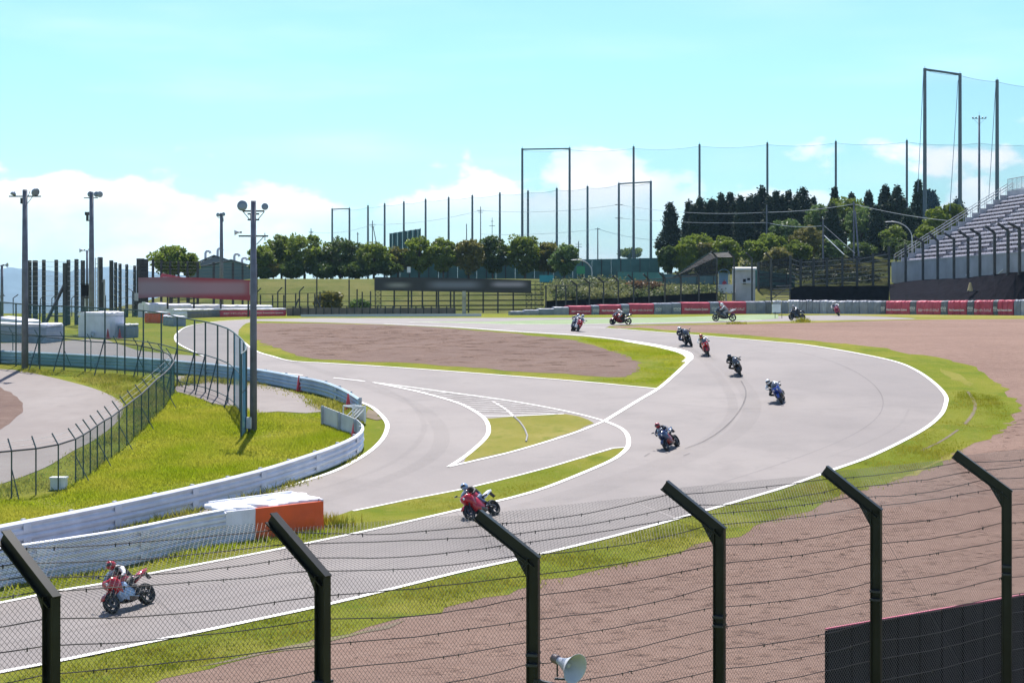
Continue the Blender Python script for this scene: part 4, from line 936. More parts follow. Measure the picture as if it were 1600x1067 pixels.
def cover_block(parent, a, b, h, m, thick=1.0, rumple=.03, name='cover', nx_=7, nz_=5, topm=None, z0=None):
    """sheet-covered bundle of tyres between ground points a and b, front facing the camera side"""
    d = (b-a); l = d.length; d = d.normalized(); n = Vector((d.y, -d.x, 0)); n = n if n.y < 0 else -n
    V_, F_ = [], []; mb = MB(); prof = [(0, .0), (-.03, .25), (-.045, .5), (-.035, .75), (0, .93), (.10, 1.0), (.45, 1.03), (thick*.9, 1.01), (thick, .9), (thick, .0)]
    r1 = rg.uniform(0, 6); r2 = rg.uniform(2, 4)
    rings = []
    for i in range(nx_+1):
        s = i/nx_; edge = .05 if i in (0, nx_) else 0
        ring = []
        for (o, z) in prof:
            wv = rumple*(math.sin(s*r2*6+r1+z*3)+.5*rg.uniform(-1, 1)) if o <= 0.0 else 0
            p = a.lerp(b, s)-n*(o+edge+wv); ring.append(Vector((p.x, p.y, (a.z+(b.z-a.z)*s)+z*h+(rumple*.8*rg.uniform(-1, 1) if z > .9 else 0))))
        rings.append(ring)
    mb.loft(rings); return mb.build(name, m, parent, smooth=False), n, d
def wallpt(kn, px):
    Y = float(np.interp(px, [k[0] for k in kn], [k[1] for k in kn])); h = float(np.interp(px, [k[0] for k in kn], [k[2] for k in kn]))
    X = (px-800)/F*Y; return Vector((X, Y, gz(X, min(Y, 200)))), h
TK = [(798, 176, .38), (890, 178, 1.0), (985, 184, 1.25), (1064, 188, 1.42), (1120, 192, 1.5), (1200, 195, 1.62), (1276, 194, 1.68), (1383, 187, 1.6), (1481, 178, 1.6), (1582, 172, 1.7), (1700, 166, 1.75)]
tw = thing('tyre_wall', 'long tyre wall wrapped in grey covers and red banners along the far side of the track', 'tyre wall', wallpt(TK, 1150)[0])
ENG, JAP = 'Hitachi Automotive Systems', '日立オートモティブシステムズ'
segs = [(798, 820, 'g'), (820, 842, 'g'), (842, 866, 'g'), (866, 889, 'g'), (890, 924, 'J'), (924.5, 936.5, 'H'), (937, 971, 'E'), (971.5, 983.5, 'H'), (984, 1022, 'J'), (1022.5, 1034, 'H'), (1034.5, 1050, 'g'), (1050.5, 1064.5, 'H'), (1065.5, 1109.5, 'E'), (1110, 1124, 'H'), (1124.5, 1166, 'J'), (1166.5, 1181, 'g'), (1181.5, 1196, 'g'), (1196.5, 1206, 'd')]
x = 1207
for wdt in (14, 11, 18, 10, 9.5, 12, 10.5, 15, 13, 11, 12, 13, 10, 9):
    segs.append((x, x+wdt-.4, 'g')); x += wdt
segs = [s for s in segs if s[1] < 1376]+[(1369, 1376, 'g'), (1376.3, 1383.5, 'H'), (1384, 1396, 'r'), (1396.2, 1408, 'rE'), (1408.2, 1421, 'r'), (1421.5, 1431.5, 'H'), (1432, 1446, 'r'), (1446.2, 1458, 'rJ'), (1458.2, 1469.5, 'r'), (1470, 1480, 'H'), (1481, 1491, 'r'), (1491.2, 1500, 'rE'), (1500.2, 1510, 'r'), (1511, 1521.5, 'H'), (1522, 1531, 'r'), (1531.2, 1541, 'rJ'), (1541.2, 1551, 'r'), (1552, 1558.5, 'H'), (1559, 1566, 'r'), (1566.2, 1575, 'rE'), (1575.2, 1583, 'r'), (1584.5, 1595, 'g'), (1595.5, 1608, 'g'), (1608.5, 1622, 'g'), (1622.5, 1640, 'g')]
for (x0, x1, k) in segs:
    a, h0 = wallpt(TK, x0); b, h1 = wallpt(TK, x1); h = (h0+h1)/2
    m = M_REDC if k[0] in 'rJE' else (M_GREYC[2] if k in ('d',) else (M_GREYC[0] if k == 'H' else M_GREYC[rg.choice((0, 0, 1, 1, 3))]))
    if k == 'H' and x0 > 1300: m = M_GREYC[2]
    rum = .012 if x0 < 1200 else .045
    co, n, d = cover_block(tw, a, b, h*(1 if k != 'g' else rg.uniform(.97, 1.03)), m, thick=.95, rumple=rum, name='banner_cover' if k[0] in 'rJE' else 'grey_cover')
    wd = (b-a).length; d = d if d.x > 0 else -d; mid = (a+b)/2+n*(.05+rum)
    if k in ('J', 'E'): text_mesh(JAP if k == 'J' else ENG, up(mid, h*.40), wd*.84, h*(.22 if k == 'J' else .27), d, n, co, M_LET)
    if k in ('rE', 'rJ'): text_mesh(ENG if k == 'rE' else JAP, up(mid+n*.03, h*.34), wd*2.7, h*.22, d, n, co, M_LET)
    if k == 'H':
        text_mesh('HITACHI', up(mid, h*.48), wd*.8, h*.2, d, n, co, M_LET); text_mesh('Inspire the Next', up(mid, h*.30), wd*.74, h*.1, d, n, co, M_LET)
# white top sheeting along the right half
# left banner wall, two tiers with white tops
LK = [(232, 150, 1.0), (270, 148, .95), (295, 152, .9), (345, 160, .85), (400, 164, .85), (447, 168, .8)]
lw = thing('banner_tyre_wall', 'white topped tyre wall with dark red banners below the red billboard', 'tyre wall', wallpt(LK, 345)[0])
for (x0, x1, k) in [(273, 293, 'w'), (293, 318, 'd'), (318, 344, 'd'), (344, 392, 'J'), (392, 447, 'E')]:
    a, h0 = wallpt(LK, x0); b, h1 = wallpt(LK, x1); h = (h0+h1)/2
    co, n, d = cover_block(lw, a, b, h*.8, M_REDC if k in 'JE' else (M_TARP if k == 'w' else M_GREYC[2]), thick=.8, rumple=.02, name='banner_cover' if k in 'JE' else 'cover')
    d = d if d.x > 0 else -d; mid = (a+b)/2+n*.06
    if k in 'JE': text_mesh(JAP if k == 'J' else ENG, up(mid, h*.42), (b-a).length*.8, h*.22, d, n, co, M_LET)
    cover_block(lw, up(a, h*.8), up(b, h*.8), h*.22, M_TARP, thick=.85, rumple=.02, name='top_sheet')
for (x0, x1) in ((232, 262), (262, 300), (300, 350), (350, 398), (398, 426)):
    a, h0 = wallpt([(232, 158, 1.5), (300, 166, 1.25), (426, 174, 1.1)], x0); b, h1 = wallpt([(232, 158, 1.5), (300, 166, 1.25), (426, 174, 1.1)], x1)
    cover_block(lw, a, b, (h0+h1)/2, M_TARP, thick=1.2, rumple=.03, name='rear_sheet')
def block(label, x0, y0, x1, y1, h, m, thick, topm=None, cat='tyre barrier', name='tyre_barrier'):
    a, b = G(x0, y0), G(x1, y1); t = thing(name, label, cat, (a+b)/2)
    cover_block(t, a, b, h*.9, m, thick=thick, rumple=.03, name='cover'); cover_block(t, up(a, h*.9), up(b, h*.9), h*.14, topm or M_TARP, thick=thick*1.02, rumple=.04, name='top_sheet')
    return t
block('short tyre barrier wrapped in orange at the left end of the banner wall', 226, 504.5, 252, 505, .95, M_ORANGE, 1.2)
block('grey covered block right beside the orange wrapped one', 254, 508, 271, 510, .8, M_GREYC[0], 1.0)
block('long grey covered barrier with a white top at the far left', -30, 533, 72, 536, 1.25, M_GREYC[1], 2.0)
block('pale end block of the grey barrier by the path', 73, 536, 99, 533, 1.2, M_GREYC[3], 1.8)
block('white sheeted barrier behind the two small cones', 166, 528, 196, 526, 1.75, M_TARP, 3.0)
block('low grey block with a white lid behind the tall fence', 197.5, 528, 216.5, 527, .95, M_GREYC[0], 1.2)
t = thing('sheeted_pile', 'heap of white sheeted tyres behind the far left barrier', 'pile', G(25, 515))
for k in range(14):
    mb = MB(); lump(mb, up(G(-25+k*5.2+rg.uniform(-4, 4), 516+rg.uniform(-2, 2)), rg.uniform(.2, .9)), rg.uniform(.8, 1.3), .5, 10); mb.build('sheeted_tyre', M_TARP, t)
for x_ in (168.5, 187):
    p = G(x_, 529); t = thing('traffic_cone', 'small red cone %s the white sheeted barrier' % ('at the left end of' if x_ < 170 else 'at the middle of'), 'traffic cone', p, 'small red cones by the white barrier')
    MB().lathe([(.16, .03), (.13, .06), (.03, .68), (.001, .69)], p, (0, 0, 1), 12).build('cone_body', M_CONE, t); MB().box(up(p, .02), (.4, .4, .05)).build('cone_base', M_CONE, t)
# white placard with legs by the far strip
p = PT(1213, 496, 152); p.z = zp(152); t = thing('placard', 'white placard on two thin legs before the grey tyre wall', 'sign', p)
MB().box(up(p, .98), (.85, .05, .8)).build('board', M_WHITE, t)
for s in (-.12, .55): MB().box(p+Vector((s, 0, .3)), (.05, .05, .75)).build('leg', M_DKSTEEL, t)

# ================================================================== LEFT SIDE: CABLE FENCES, LADDER TOWER, BILLBOARD
def ipost(t, px, top, bot, Y, w=.2, name='post'):
    a = PT(px, bot, Y); b = PT(px, top, Y); a.z = min(a.z, gz(a.x, Y)-.2) if bot is None else a.z
    m = MB()
    for s in (-1, 1): m.beam(a+Vector((0, s*w*.45, 0)), b+Vector((0, s*w*.45, 0)), w, .02, up=(0, 1, 0))
    m.beam(a, b, .03, w*.86, up=(0, 1, 0)); return m.build(name, M_DKSTEEL, t)
cf = thing('cable_fence', 'tall black posts strung with cables beside the path at far left', 'fence', G(88, 505))
CP = [(46, 407, 506, 133, .3), (55, 407, 507, 133, .36), (68.5, 406, 507, 133, .26), (88, 406, 507, 132, .26), (107, 406, 508, 130, .26), (119.5, 405, 508, 128, .28), (129.5, 407, 508, 126, .28)]
for c in CP: ipost(cf, c[0], c[1], c[2], c[3], c[4])
for k in range(12):
    y = 409+k*7.6; MB().tube([PT(c[0], y, c[3]-.25) for c in CP], .014, 4, cap=False).build('cable', M_GALV, cf)
M_GLAZE = netmat('clear_screen_mesh', (.35, .45, .6), .16)
for a, b in zip(CP, CP[1:]): MB().quad(PT(a[0], 500, a[3]), PT(b[0], 500, b[3]), PT(b[0], 408, b[3]), PT(a[0], 408, a[3])).build('mesh_screen', M_GLAZE, cf)
ipost(cf, 101.5, 411, 509, 128, .3); MB().beam(PT(71, 506, 127), PT(100, 446, 128), .24, .2).build('brace', M_DKSTEEL, cf); MB().beam(PT(76, 494, 127), PT(100, 494, 128), .1, .1).build('tie_beam', M_DKSTEEL, cf)
cf2 = thing('cable_fence', 'receding row of black posts with cables left of the red billboard', 'fence', G(190, 500))
CP2 = [(174, 407, 497, 140, .3), (180.5, 410, 497, 146, .26), (187.5, 412, 497, 152, .26), (198, 413, 496, 158, .26), (210.3, 415, 496, 164, .26)]
for c in CP2: ipost(cf2, *c)
for k in range(8): MB().tube([PT(c[0], c[1]+2+k*10, c[3]-.25) for c in CP2], .014, 4, cap=False).build('cable', M_GALV, cf2)
for a, b in zip(CP2, CP2[1:]): MB().quad(PT(a[0], 490, a[3]), PT(b[0], 490, b[3]), PT(b[0], b[1]+2, b[3]), PT(a[0], a[1]+2, a[3])).build('mesh_screen', M_GLAZE, cf2)
cf3 = thing('cable_fence', 'row of black posts with cables rising behind the red billboard', 'fence', PT(300, 490, 172))
CP3 = [(217, 404, 494, 162, .42), (223, 404, 494, 163, .3), (228.5, 405, 494, 164, .36), (239, 405, 492, 166, .24), (252, 406, 492, 167, .22), (266, 407, 491, 168, .22), (279, 408, 491, 170, .22), (293, 408, 491, 171, .22), (309, 409, 491, 172, .24), (334, 410, 491, 174, .24), (364, 410, 491, 176, .24), (379, 413, 491, 178, .2), (401, 412, 491, 180, .2)]
for c in CP3: ipost(cf3, *c)
for k in range(5): MB().tube([PT(c[0], 410+k*5.2, c[3]-.25) for c in CP3], .014, 4, cap=False).build('cable', M_DKSTEEL, cf3)
for z in (478, 487): MB().tube([PT(c[0], z, c[3]-.2) for c in CP3], .03, 4, cap=False).build('cable', M_DKSTEEL, cf3)
# bent low perimeter posts on the far left
bf = thing('perimeter_fence', 'thin bent fence posts along the plateau edge at far left', 'fence', PT(60, 492, 160))
BPX = [(-2, 466), (20.5, 466), (63, 467), (81, 466), (112, 466), (165, 462), (189, 459), (207, 455)]
for (x, y) in BPX:
    e = PT(x, y, 160); MB().tube([PT(x, 495, 160), e, PT(x+8 if x < 150 else x-10, y-6, 160)], .055, 5).build('post', M_DKSTEEL, bf)
MB().tube([PT(x, y+8, 160) for x, y in BPX], .02, 4).build('rail', M_DKSTEEL, bf)
# ladder tower
lt = thing('ladder_tower', 'black marshal tower with a ladder and dark screen box beside the path', 'tower', G(148, 520)); Yt = 122
for x_, w_, tp in ((143.5, .2, 404), (156.5, .34, 402), (159.5, .22, 441)): ipost(lt, x_, tp, 520, Yt, w_, 'tower_post')
la = MB()
for x_ in (149, 154): la.beam(PT(x_, 517, Yt-.4), PT(x_, 403, Yt-.4), .05, .05)
la.build('ladder_rail', M_GALV, lt)
for k in range(16): MB().beam(PT(149, 405+k*7, Yt-.4), PT(154, 405+k*7, Yt-.4), .035, .035).build('rung', M_GALV, lt)
c = PT(133.5, 454, Yt-.2); mb = MB(); mb.box(c, (.55, .35, .9)); mb.box(c+Vector((0, -.1, .5)), (.6, .6, .05)); mb.build('screen_box', M_BLACK, lt)
MB().beam(PT(129, 465, Yt-.2), PT(145, 465, Yt-.2), .25, .15).build('platform', M_DKSTEEL, lt)
MB().beam(PT(133, 466, Yt-.2), PT(133, 517, Yt-.2), .09, .09).build('box_leg', M_GALV, lt)
mb = MB(); mb.box(PT(148, 515, Yt), (1.5, 1.0, .45)); mb.box(PT(146, 500, Yt), (.9, .6, 1.2)); mb.build('plinth', mat('dark_cladding', (.06, .065, .075), .6), lt)
MB().box(PT(161.5, 470, Yt+.1), (.25, .2, 3.4)).build('cable_duct', M_GALV, lt)
p = G(143, 527); t = thing('floodlamp', 'small grey ground lamp before the ladder tower', 'lamp', p); MB().lathe([(.001, 0), (.12, .03), (.16, .2), (.001, .18)], up(p, .25), (.6, -.7, .2), 12).build('head', M_HORN, t); MB().box(up(p, .12), (.08, .08, .26)).build('stand', M_DKSTEEL, t)

def print_mat(name, base, blots):
    """flat printed board: base colour with soft-edged pale fields, in the board's own generated coordinates"""
    m = bpy.data.materials.new(name); m.use_nodes = True; MATS[name] = m; t = m.node_tree; b = t.nodes['Principled BSDF']; b.inputs['Roughness'].default_value = .5
    nd, ln = t.nodes.new, t.links.new; tcn = nd('ShaderNodeTexCoord'); sp = nd('ShaderNodeSeparateXYZ'); ln(tcn.outputs['Generated'], sp.inputs[0]); prev = None
    def ramp(src, a, b_):
        r = nd('ShaderNodeMapRange'); r.interpolation_type = 'SMOOTHSTEP'; ln(src, r.inputs[0]); r.inputs[1].default_value = a; r.inputs[2].default_value = b_; return r.outputs[0]
    def mul(x, y):
        n = nd('ShaderNodeMath'); n.operation = 'MULTIPLY'; ln(x, n.inputs[0])
        if isinstance(y, float): n.inputs[1].default_value = y
        else: ln(y, n.inputs[1])
        return n.outputs[0]
    for (x0, x1, z0, z1, ex, ez, col, k) in blots:
        mk = mul(mul(ramp(sp.outputs[0], x0-ex, x0+ex), ramp(sp.outputs[0], x1+ex, x1-ex)), mul(ramp(sp.outputs[2], z0-ez, z0+ez), ramp(sp.outputs[2], z1+ez, z1-ez)))
        mx = nd('ShaderNodeMix'); mx.data_type = 'RGBA'; ln(mul(mk, k), mx.inputs[0])
        if prev: ln(prev, mx.inputs[6])
        else: mx.inputs[6].default_value = tuple(base)+(1,)
        mx.inputs[7].default_value = tuple(col)+(1,); prev = mx.outputs[2]
    ln(prev, b.inputs['Base Color']); return m
rb = thing('billboard', 'long dark red billboard with a blurred pale stripe behind the near lamp pole', 'billboard', PT(305, 490, 160))
v = [PT(216, 434, 160), PT(250, 433, 160), PT(300, 433.5, 160), PT(350, 435.5, 160), PT(398, 438.5, 160)]; w_ = [PT(216, 466, 160), PT(250, 464, 160), PT(300, 465, 160), PT(350, 468, 160), PT(398, 470, 160)]
mb = MB(); mb.loft([[a, b, b+Vector((0, .25, 0)), a+Vector((0, .25, 0))] for a, b in zip(v, w_)])
mb.build('panel', print_mat('red_billboard_print', (.30, .025, .045), [(-.2, .93, .27, .80, .05, .13, (.36, .28, .34), .62), (-.2, .35, -.1, 1.1, .28, .1, (.27, .25, .31), .5), (.955, .962, .25, .8, .002, .05, (.6, .55, .5), .6)]), rb)
MB().add([PT(250, 432.8, 160), PT(286, 433.3, 160), PT(253, 427, 160), PT(250, 432.8, 160.2), PT(286, 433.3, 160.2), PT(253, 427, 160.2)], [(0, 1, 2), (3, 5, 4), (0, 3, 4, 1), (1, 4, 5, 2), (2, 5, 3, 0)]).build('top_wedge', M_REDC, rb)
for x_ in (222, 262, 303, 345, 388): ipost(rb, x_, 440, 495, 160.4, .16, 'leg')
# small notice plate on the post
p = PT(213, 464, 157); t = thing('notice_plate', 'small grey notice plate on a post left of the red billboard', 'sign', PT(213, 497, 157)); MB().box(p, (.4, .05, .8)).build('plate', M_GREYC[3], t); MB().beam(PT(213, 497, 157), PT(213, 470, 157), .06, .06).build('post', M_DKSTEEL, t)
p = PT(224.5, 474, 150); t = thing('speaker_box', 'small white box on a thin post before the left tyre wall', 'speaker', PT(224.5, 498, 150)); MB().box(p, (.28, .2, .3)).build('box', M_WHITE, t); MB().beam(PT(224.5, 498, 150), p, .05, .05).build('post', M_GALV, t)

# ================================================================== BLACK SIGN BRIDGE
bb = thing('sign_gantry', 'long black sign board on lattice towers before the row of trees', 'sign board', PT(708, 490, 200)); Yb = 200
lil = (.30, .27, .36)
mb = MB(); mb.loft([[PT(x_, y0, Yb), PT(x_, y1, Yb), PT(x_, y1, Yb)+Vector((0, .5, 0)), PT(x_, y0, Yb)+Vector((0, .5, 0))] for x_, y0, y1 in ((585, 433, 454), (690, 434.2, 455.5), (770, 436, 457), (830, 438, 458.3))])
mb.build('panel', print_mat('black_board_print', (.018, .017, .024), [(.09, .21, .38, .62, .05, .16, (.34, .33, .33), .8), (.36, .66, .32, .72, .06, .16, (.17, .18, .24), .85), (.76, .955, .42, .68, .04, .16, (.40, .36, .46), .8)]), bb)
def lattice(t, x0, x1, top, bot, Y, name='lattice_tower'):
    mb = MB(); n = 6
    for x_ in (x0, x1):
        for dy in (0, .5): mb.beam(PT(x_, bot, Y)+Vector((0, dy, 0)), PT(x_, top, Y)+Vector((0, dy, 0)), .07, .07)
    for k in range(n):
        ya, yb = bot+(top-bot)*k/n, bot+(top-bot)*(k+1)/n
        mb.beam(PT(x0, ya, Y), PT(x1, yb, Y), .04, .04); mb.beam(PT(x1, ya, Y), PT(x0, yb, Y), .04, .04); mb.beam(PT(x0, yb, Y), PT(x1, yb, Y), .04, .04)
    return mb.build(name, M_DKSTEEL, t)
lattice(bb, 586, 595, 454, 493, Yb+.1); lattice(bb, 822, 831, 457, 491, Yb+.1); lattice(bb, 836, 847, 441, 490, Yb-2)
for x_ in (643, 685, 709.5, 727): MB().beam(PT(x_, 493, Yb+.2), PT(x_, 454, Yb+.2), .2, .2).build('leg', M_DKSTEEL, bb)
MB().beam(PT(725, 490, Yb-3), PT(725, 455, Yb-3), .45, .45).build('concrete_leg', M_CONC, bb)

# ================================================================== MIDDLE AND RIGHT TRACK FENCES
M_NETD = netmat('dark_fence_mesh', (.03, .03, .035), .13)
M_NETB = netmat('dark_windbreak_mesh', (.02, .019, .024), .78, stripes=3.0)
M_WIND = mat('dark_windbreak_cloth', (.009, .0085, .012), 1.0, var=.3, vscale=1.5, spec=0.02)
ft = thing('track_fence', 'long dark mesh track fence with bent posts behind the red banners', 'fence', PT(990, 480, 198))
MIDP = [(616, 452, 490), (638, 452, 490), (660, 452, 490), (682, 452, 490), (704, 452, 489), (732, 452, 489), (755, 452, 489), (778, 452, 489), (802, 452, 487), (853, 446, 486), (869, 446, 485), (884, 446, 484), (901, 445, 483.5), (921, 442, 483), (943, 441, 482.5), (966, 439, 482), (990, 438, 481), (1014, 437, 480), (1039, 435, 479), (1064, 433, 478), (1092, 431, 477), (1120, 402, 475), (1147, 402, 474), (1175, 404, 473), (1205, 404, 473)]
Yf = 204
for i, (x, y0, y1) in enumerate(MIDP):
    m = MB(); m.beam(PT(x, y1, Yf), PT(x, y0, Yf), .2, .2)
    if x > 900: m.beam(PT(x, y0+.3, Yf), PT(x-9, y0-9+max(0, (1000-x))*.03, Yf-.6), .17, .17)
    m.build('post', M_DKSTEEL, ft)
for (a, b) in zip(MIDP, MIDP[1:]):
    if b[0]-a[0] < 60: MB().quad(PT(a[0], a[2], Yf+.15), PT(b[0], b[2], Yf+.15), PT(b[0], b[1], Yf+.15), PT(a[0], a[1], Yf+.15)).build('mesh', M_NETD, ft)
    if a[0] > 850 and b[0] < 1121:
        h0, h1 = (np.interp(q, [853, 990, 1120], [470, 464.5, 457]) for q in (a[0], b[0]))
        MB().loft([[PT(a[0], a[2]+6, Yf+.2), PT(a[0], h0, Yf+.2), PT(a[0], h0, Yf+.26), PT(a[0], a[2]+6, Yf+.26)], [PT(b[0], b[2]+6, Yf+.2), PT(b[0], h1, Yf+.2), PT(b[0], h1, Yf+.26), PT(b[0], b[2]+6, Yf+.26)]]).build('windbreak', M_WIND, ft)
MB().quad(PT(1050, 434, Yf+4), PT(1120, 431, Yf), PT(1120, 402, Yf), PT(1107, 396, Yf+2)).build('overhang_net', M_NETB, ft)
MB().quad(PT(1120, 402, Yf), PT(1147, 402, Yf), PT(1139, 394, Yf+2), PT(1107, 396, Yf+2)).build('overhang_net', M_NETB, ft)
MB().tube([PT(1050, 434, Yf+4), PT(1107, 396, Yf+2), PT(1139, 394, Yf+2), PT(1147, 402, Yf)], .08, 6).build('overhang_rail', mat('green_pipe', (.05, .1, .09), .5), ft)
MB().tube([PT(x, y0, Yf) for x, y0, y1 in MIDP[9:21]], .05, 5).build('top_rail', M_DKSTEEL, ft)
# fence left of the gantry with braces
fl = thing('track_fence', 'dark fence with bent tips and braces below the grassy bank', 'fence', PT(480, 490, 186))
for x, y0, y1, bent in ((401, 457, 490, 1), (407, 461, 488, 0), (426, 461, 488, 0), (434, 456, 490, 1), (443.5, 461, 488, 0), (446, 435, 490, 0), (462, 458, 488, 0), (468, 455, 490, 1), (481, 458, 488, 0), (492, 459, 490, 0), (495, 432, 490, 0), (500, 456, 488, 0), (545.5, 437, 490, 0), (558, 452, 487, 0), (566, 456, 487, 0), (579, 455, 487, 0)):
    m = MB(); m.beam(PT(x, y1, 186), PT(x, y0, 186), .15, .15)
    if bent: m.beam(PT(x, y0+.2, 186), PT(x+7, y0-7, 186), .13, .13)
    m.build('post', M_DKSTEEL, fl)
for (x0, y0, x1, y1) in ((458, 488, 466.5, 467), (503, 486, 494, 466)): MB().beam(PT(x0, y0, 185.6), PT(x1, y1, 185.8), .16, .16).build('brace', M_DKSTEEL, fl)
for y in (459, 472): MB().beam(PT(400, y+1, 186.1), PT(525, y-1.5, 186.1), .06, .06).build('rail', M_DKSTEEL, fl)
lwl = thing('low_wall', 'low brown grey wall with dark uprights along the far straight', 'wall', PT(520, 497, 168))
prs = [PT(x, 497.5, 168) for x in range(448, 745, 33)]
for a, b in zip(prs, prs[1:]):
    s0 = (a.x/168*F+800); a = a.copy(); b = b.copy(); a.z = b.z = zp(168)-.05
    MB().beam(a+Vector((0, 0, .46)), b+Vector((0, 0, .46+.02)), .25, .95).build('panel', mat('brown_grey_boards', (.17, .15, .145), .8, var=.2, vscale=1.2), lwl)
for x in range(458, 720, 12): p = PT(x, 497, 167.6); MB().box((p.x, p.y, zp(168)+.5), (.14, .14, 1.05)).build('upright', M_DKSTEEL, lwl)
wk = MB(); a, b = PT(470, 495, 161), PT(752, 492, 163); a.z, b.z = zp(161), zp(163)
wk.beam(up(a, .1), up(b, .17), .35, .3); wk.build('white_barrier', mat('blue_white_concrete', (.5, .54, .62), .6), label='low bluish white barrier lying along the far straight', cat='barrier', origin=a)

# right: bent post fence on the dark bank, bank cloth
fr_ = thing('track_fence', 'dark bent post fence standing in front of the grandstand', 'fence', PT(1500, 436, 200))
RP = [(1389, 385, 445.5, None), (1415, 382, 441, None), (1442, 378, 438, (1428.5, 370)), (1465, 376, 437, (1451, 364.5)), (1490.5, 373.5, 436, (1475, 364.5)), (1512.5, 371, 435, (1498, 361)), (1531, 367, 432, (1515, 357)), (1554, 363.7, 430, (1539, 353)), (1575, 360, 427, (1559, 349.5)), (1593, 357, 426, (1575, 348.5)), (1618, 352, 423, (1600, 343))]
def RY(x): return float(np.interp(x, [1389, 1593, 1640], [227, 176, 170]))
for x, e, b, tp in RP:
    Y = RY(x); m = MB(); m.beam(PT(x, b+4, Y), PT(x, e, Y), .3, .3)
    if tp: m.beam(PT(x, e+.4, Y), PT(tp[0], tp[1], Y-.4), .24, .24)
    m.build('post', M_DKSTEEL, fr_)
for a, b in zip(RP, RP[1:]):
    MB().quad(PT(a[0], a[2], RY(a[0])), PT(b[0], b[2], RY(b[0])), PT(b[0], b[1], RY(b[0])), PT(a[0], a[1], RY(a[0]))).build('mesh', netmat('fine_fence_mesh', (.05, .05, .06), .10), fr_)
bank = MB()
for a, b in zip(RP, RP[1:]):
    def ft_(x): p, h = wallpt(TK, max(1372, x)); p = p+Vector((.6, 1.6, -.3)); return p
    A0, B0 = ft_(a[0]), ft_(b[0]); A1, B1 = PT(a[0], a[2]-1, RY(a[0])+.2), PT(b[0], b[2]-1, RY(b[0])+.2)
    bank.quad(A0, B0, A0.lerp(A1, .5).lerp(B0.lerp(B1, .5), 1)+Vector((0, 0, .5)), A0.lerp(A1, .5)+Vector((0, 0, .5))); bank.quad(A0.lerp(A1, .5)+Vector((0, 0, .5)), B0.lerp(B1, .5)+Vector((0, 0, .5)), B1, A1)
bank.build('covered_bank', M_WIND, kind='structure', origin=wallpt(TK, 1500)[0])
# dark net fence between the hut and the grandstand
fd_ = thing('net_fence', 'dark striped net fence between the white hut and the grandstand', 'fence', PT(1300, 466, 226))
DP = [(1185, 409), (1205, 405), (1235, 399), (1251, 405), (1271, 404), (1292, 403), (1316, 401), (1339, 400), (1364, 396), (1389, 392)]
for x, y in DP: MB().beam(PT(x, 472, 222), PT(x, y, 222), .3, .3).build('post', M_DKSTEEL, fd_)
for a, b in zip(DP, DP[1:]):
    MB().quad(PT(a[0], 470, 222.3), PT(b[0], 470, 222.3), PT(b[0], b[1]+1, 222.3), PT(a[0], a[1]+1, 222.3)).build('net', M_NETB, fd_)
    if a[0] > 1230:
        for k in range(6): MB().beam(PT(a[0], a[1]+5+k*7, 222.1), PT(b[0], b[1]+5+k*7, 222.1), .04, .06).build('cable', mat('pale_rope', (.33, .31, .31), .7), fd_)
        MB().loft([[PT(q, 490, 203), PT(q, 447 if q > 1250 else 452, 203.5), PT(q, 447 if q > 1250 else 452, 203.7), PT(q, 490, 203.4)] for q in (a[0], b[0])]).build('windbreak', M_WIND, fd_)
# bleacher slats
bl = thing('slatted_steps', 'stack of dark slatted steps right of the white hut', 'steps', PT(1215, 472, 212))
for k in range(6): MB().beam(PT(1193+k*4, 470-k*4.6, 210+k*.6), PT(1236, 469.5-k*4.7, 210+k*.6), .7, .1).build('slat', mat('weathered_timber', (.20, .19, .19), .8), bl)
mb = MB(); mb.beam(PT(1200, 472, 213.5), PT(1234, 446, 213.5), .1, .1); mb.beam(PT(1234, 472, 213), PT(1234, 444, 213.8), .12, .12); mb.build('frame', M_DKSTEEL, bl)

# ================================================================== HUT AND MARSHAL
hu = thing('marshal_hut', 'small white marshal hut with a blue arched canopy and balcony', 'hut', PT(1150, 470, 214)); Yh = 214
def pbox(t, name, x0, y0, x1, y1, Y, dep, m, parent=None):
    a, b = PT(x0, y1, Y), PT(x1, y0, Y); return MB().box(((a.x+b.x)/2, Y+dep/2, (a.z+b.z)/2), (b.x-a.x, dep, b.z-a.z)).build(name, m, parent or t)
M_CREAM = mat('cream_wall', (.60, .585, .585), .7, var=.1, vscale=1)
w0 = pbox(hu, 'wall', 1149, 421, 1180, 470, Yh, 3, M_CREAM); r0 = MB(); r0.loft([[PT(x_, 422, Yh-.4), PT(x_, 419, Yh-.4), PT(x_, 417.5, Yh+3.4), PT(x_, 421, Yh+3.4)] for x_ in (1145, 1182)]); r0.build('roof', M_WHITE, hu)
pbox(hu, 'window', 1161, 436, 1165.5, 444, Yh-.04, .05, M_BLACK); pbox(hu, 'window', 1167.5, 434.5, 1172, 438, Yh-.04, .05, M_BLACK); pbox(hu, 'shelf', 1160, 441, 1175, 442.5, Yh-.6, .6, M_WHITE)
pbox(hu, 'balcony', 1122, 444.5, 1145.5, 458, Yh-1.4, .15, M_WHITE); pbox(hu, 'deck', 1122, 457, 1149, 459, Yh-1.3, 2.2, M_CONC)
for x_ in (1124, 1134, 1144): pbox(hu, 'leg', x_, 459, x_+1.4, 472, Yh-1, .15, M_GALV)
ar = MB(); ar.loft([[PT(1131+9*math.cos(q), 427-6.5*math.sin(q), Yh+dy_) for q in np.linspace(math.pi, 0, 10)]+[PT(1131+8.2*math.cos(q), 427-5.7*math.sin(q), Yh+dy_) for q in np.linspace(0, math.pi, 10)] for dy_ in (-1.2, .6)])
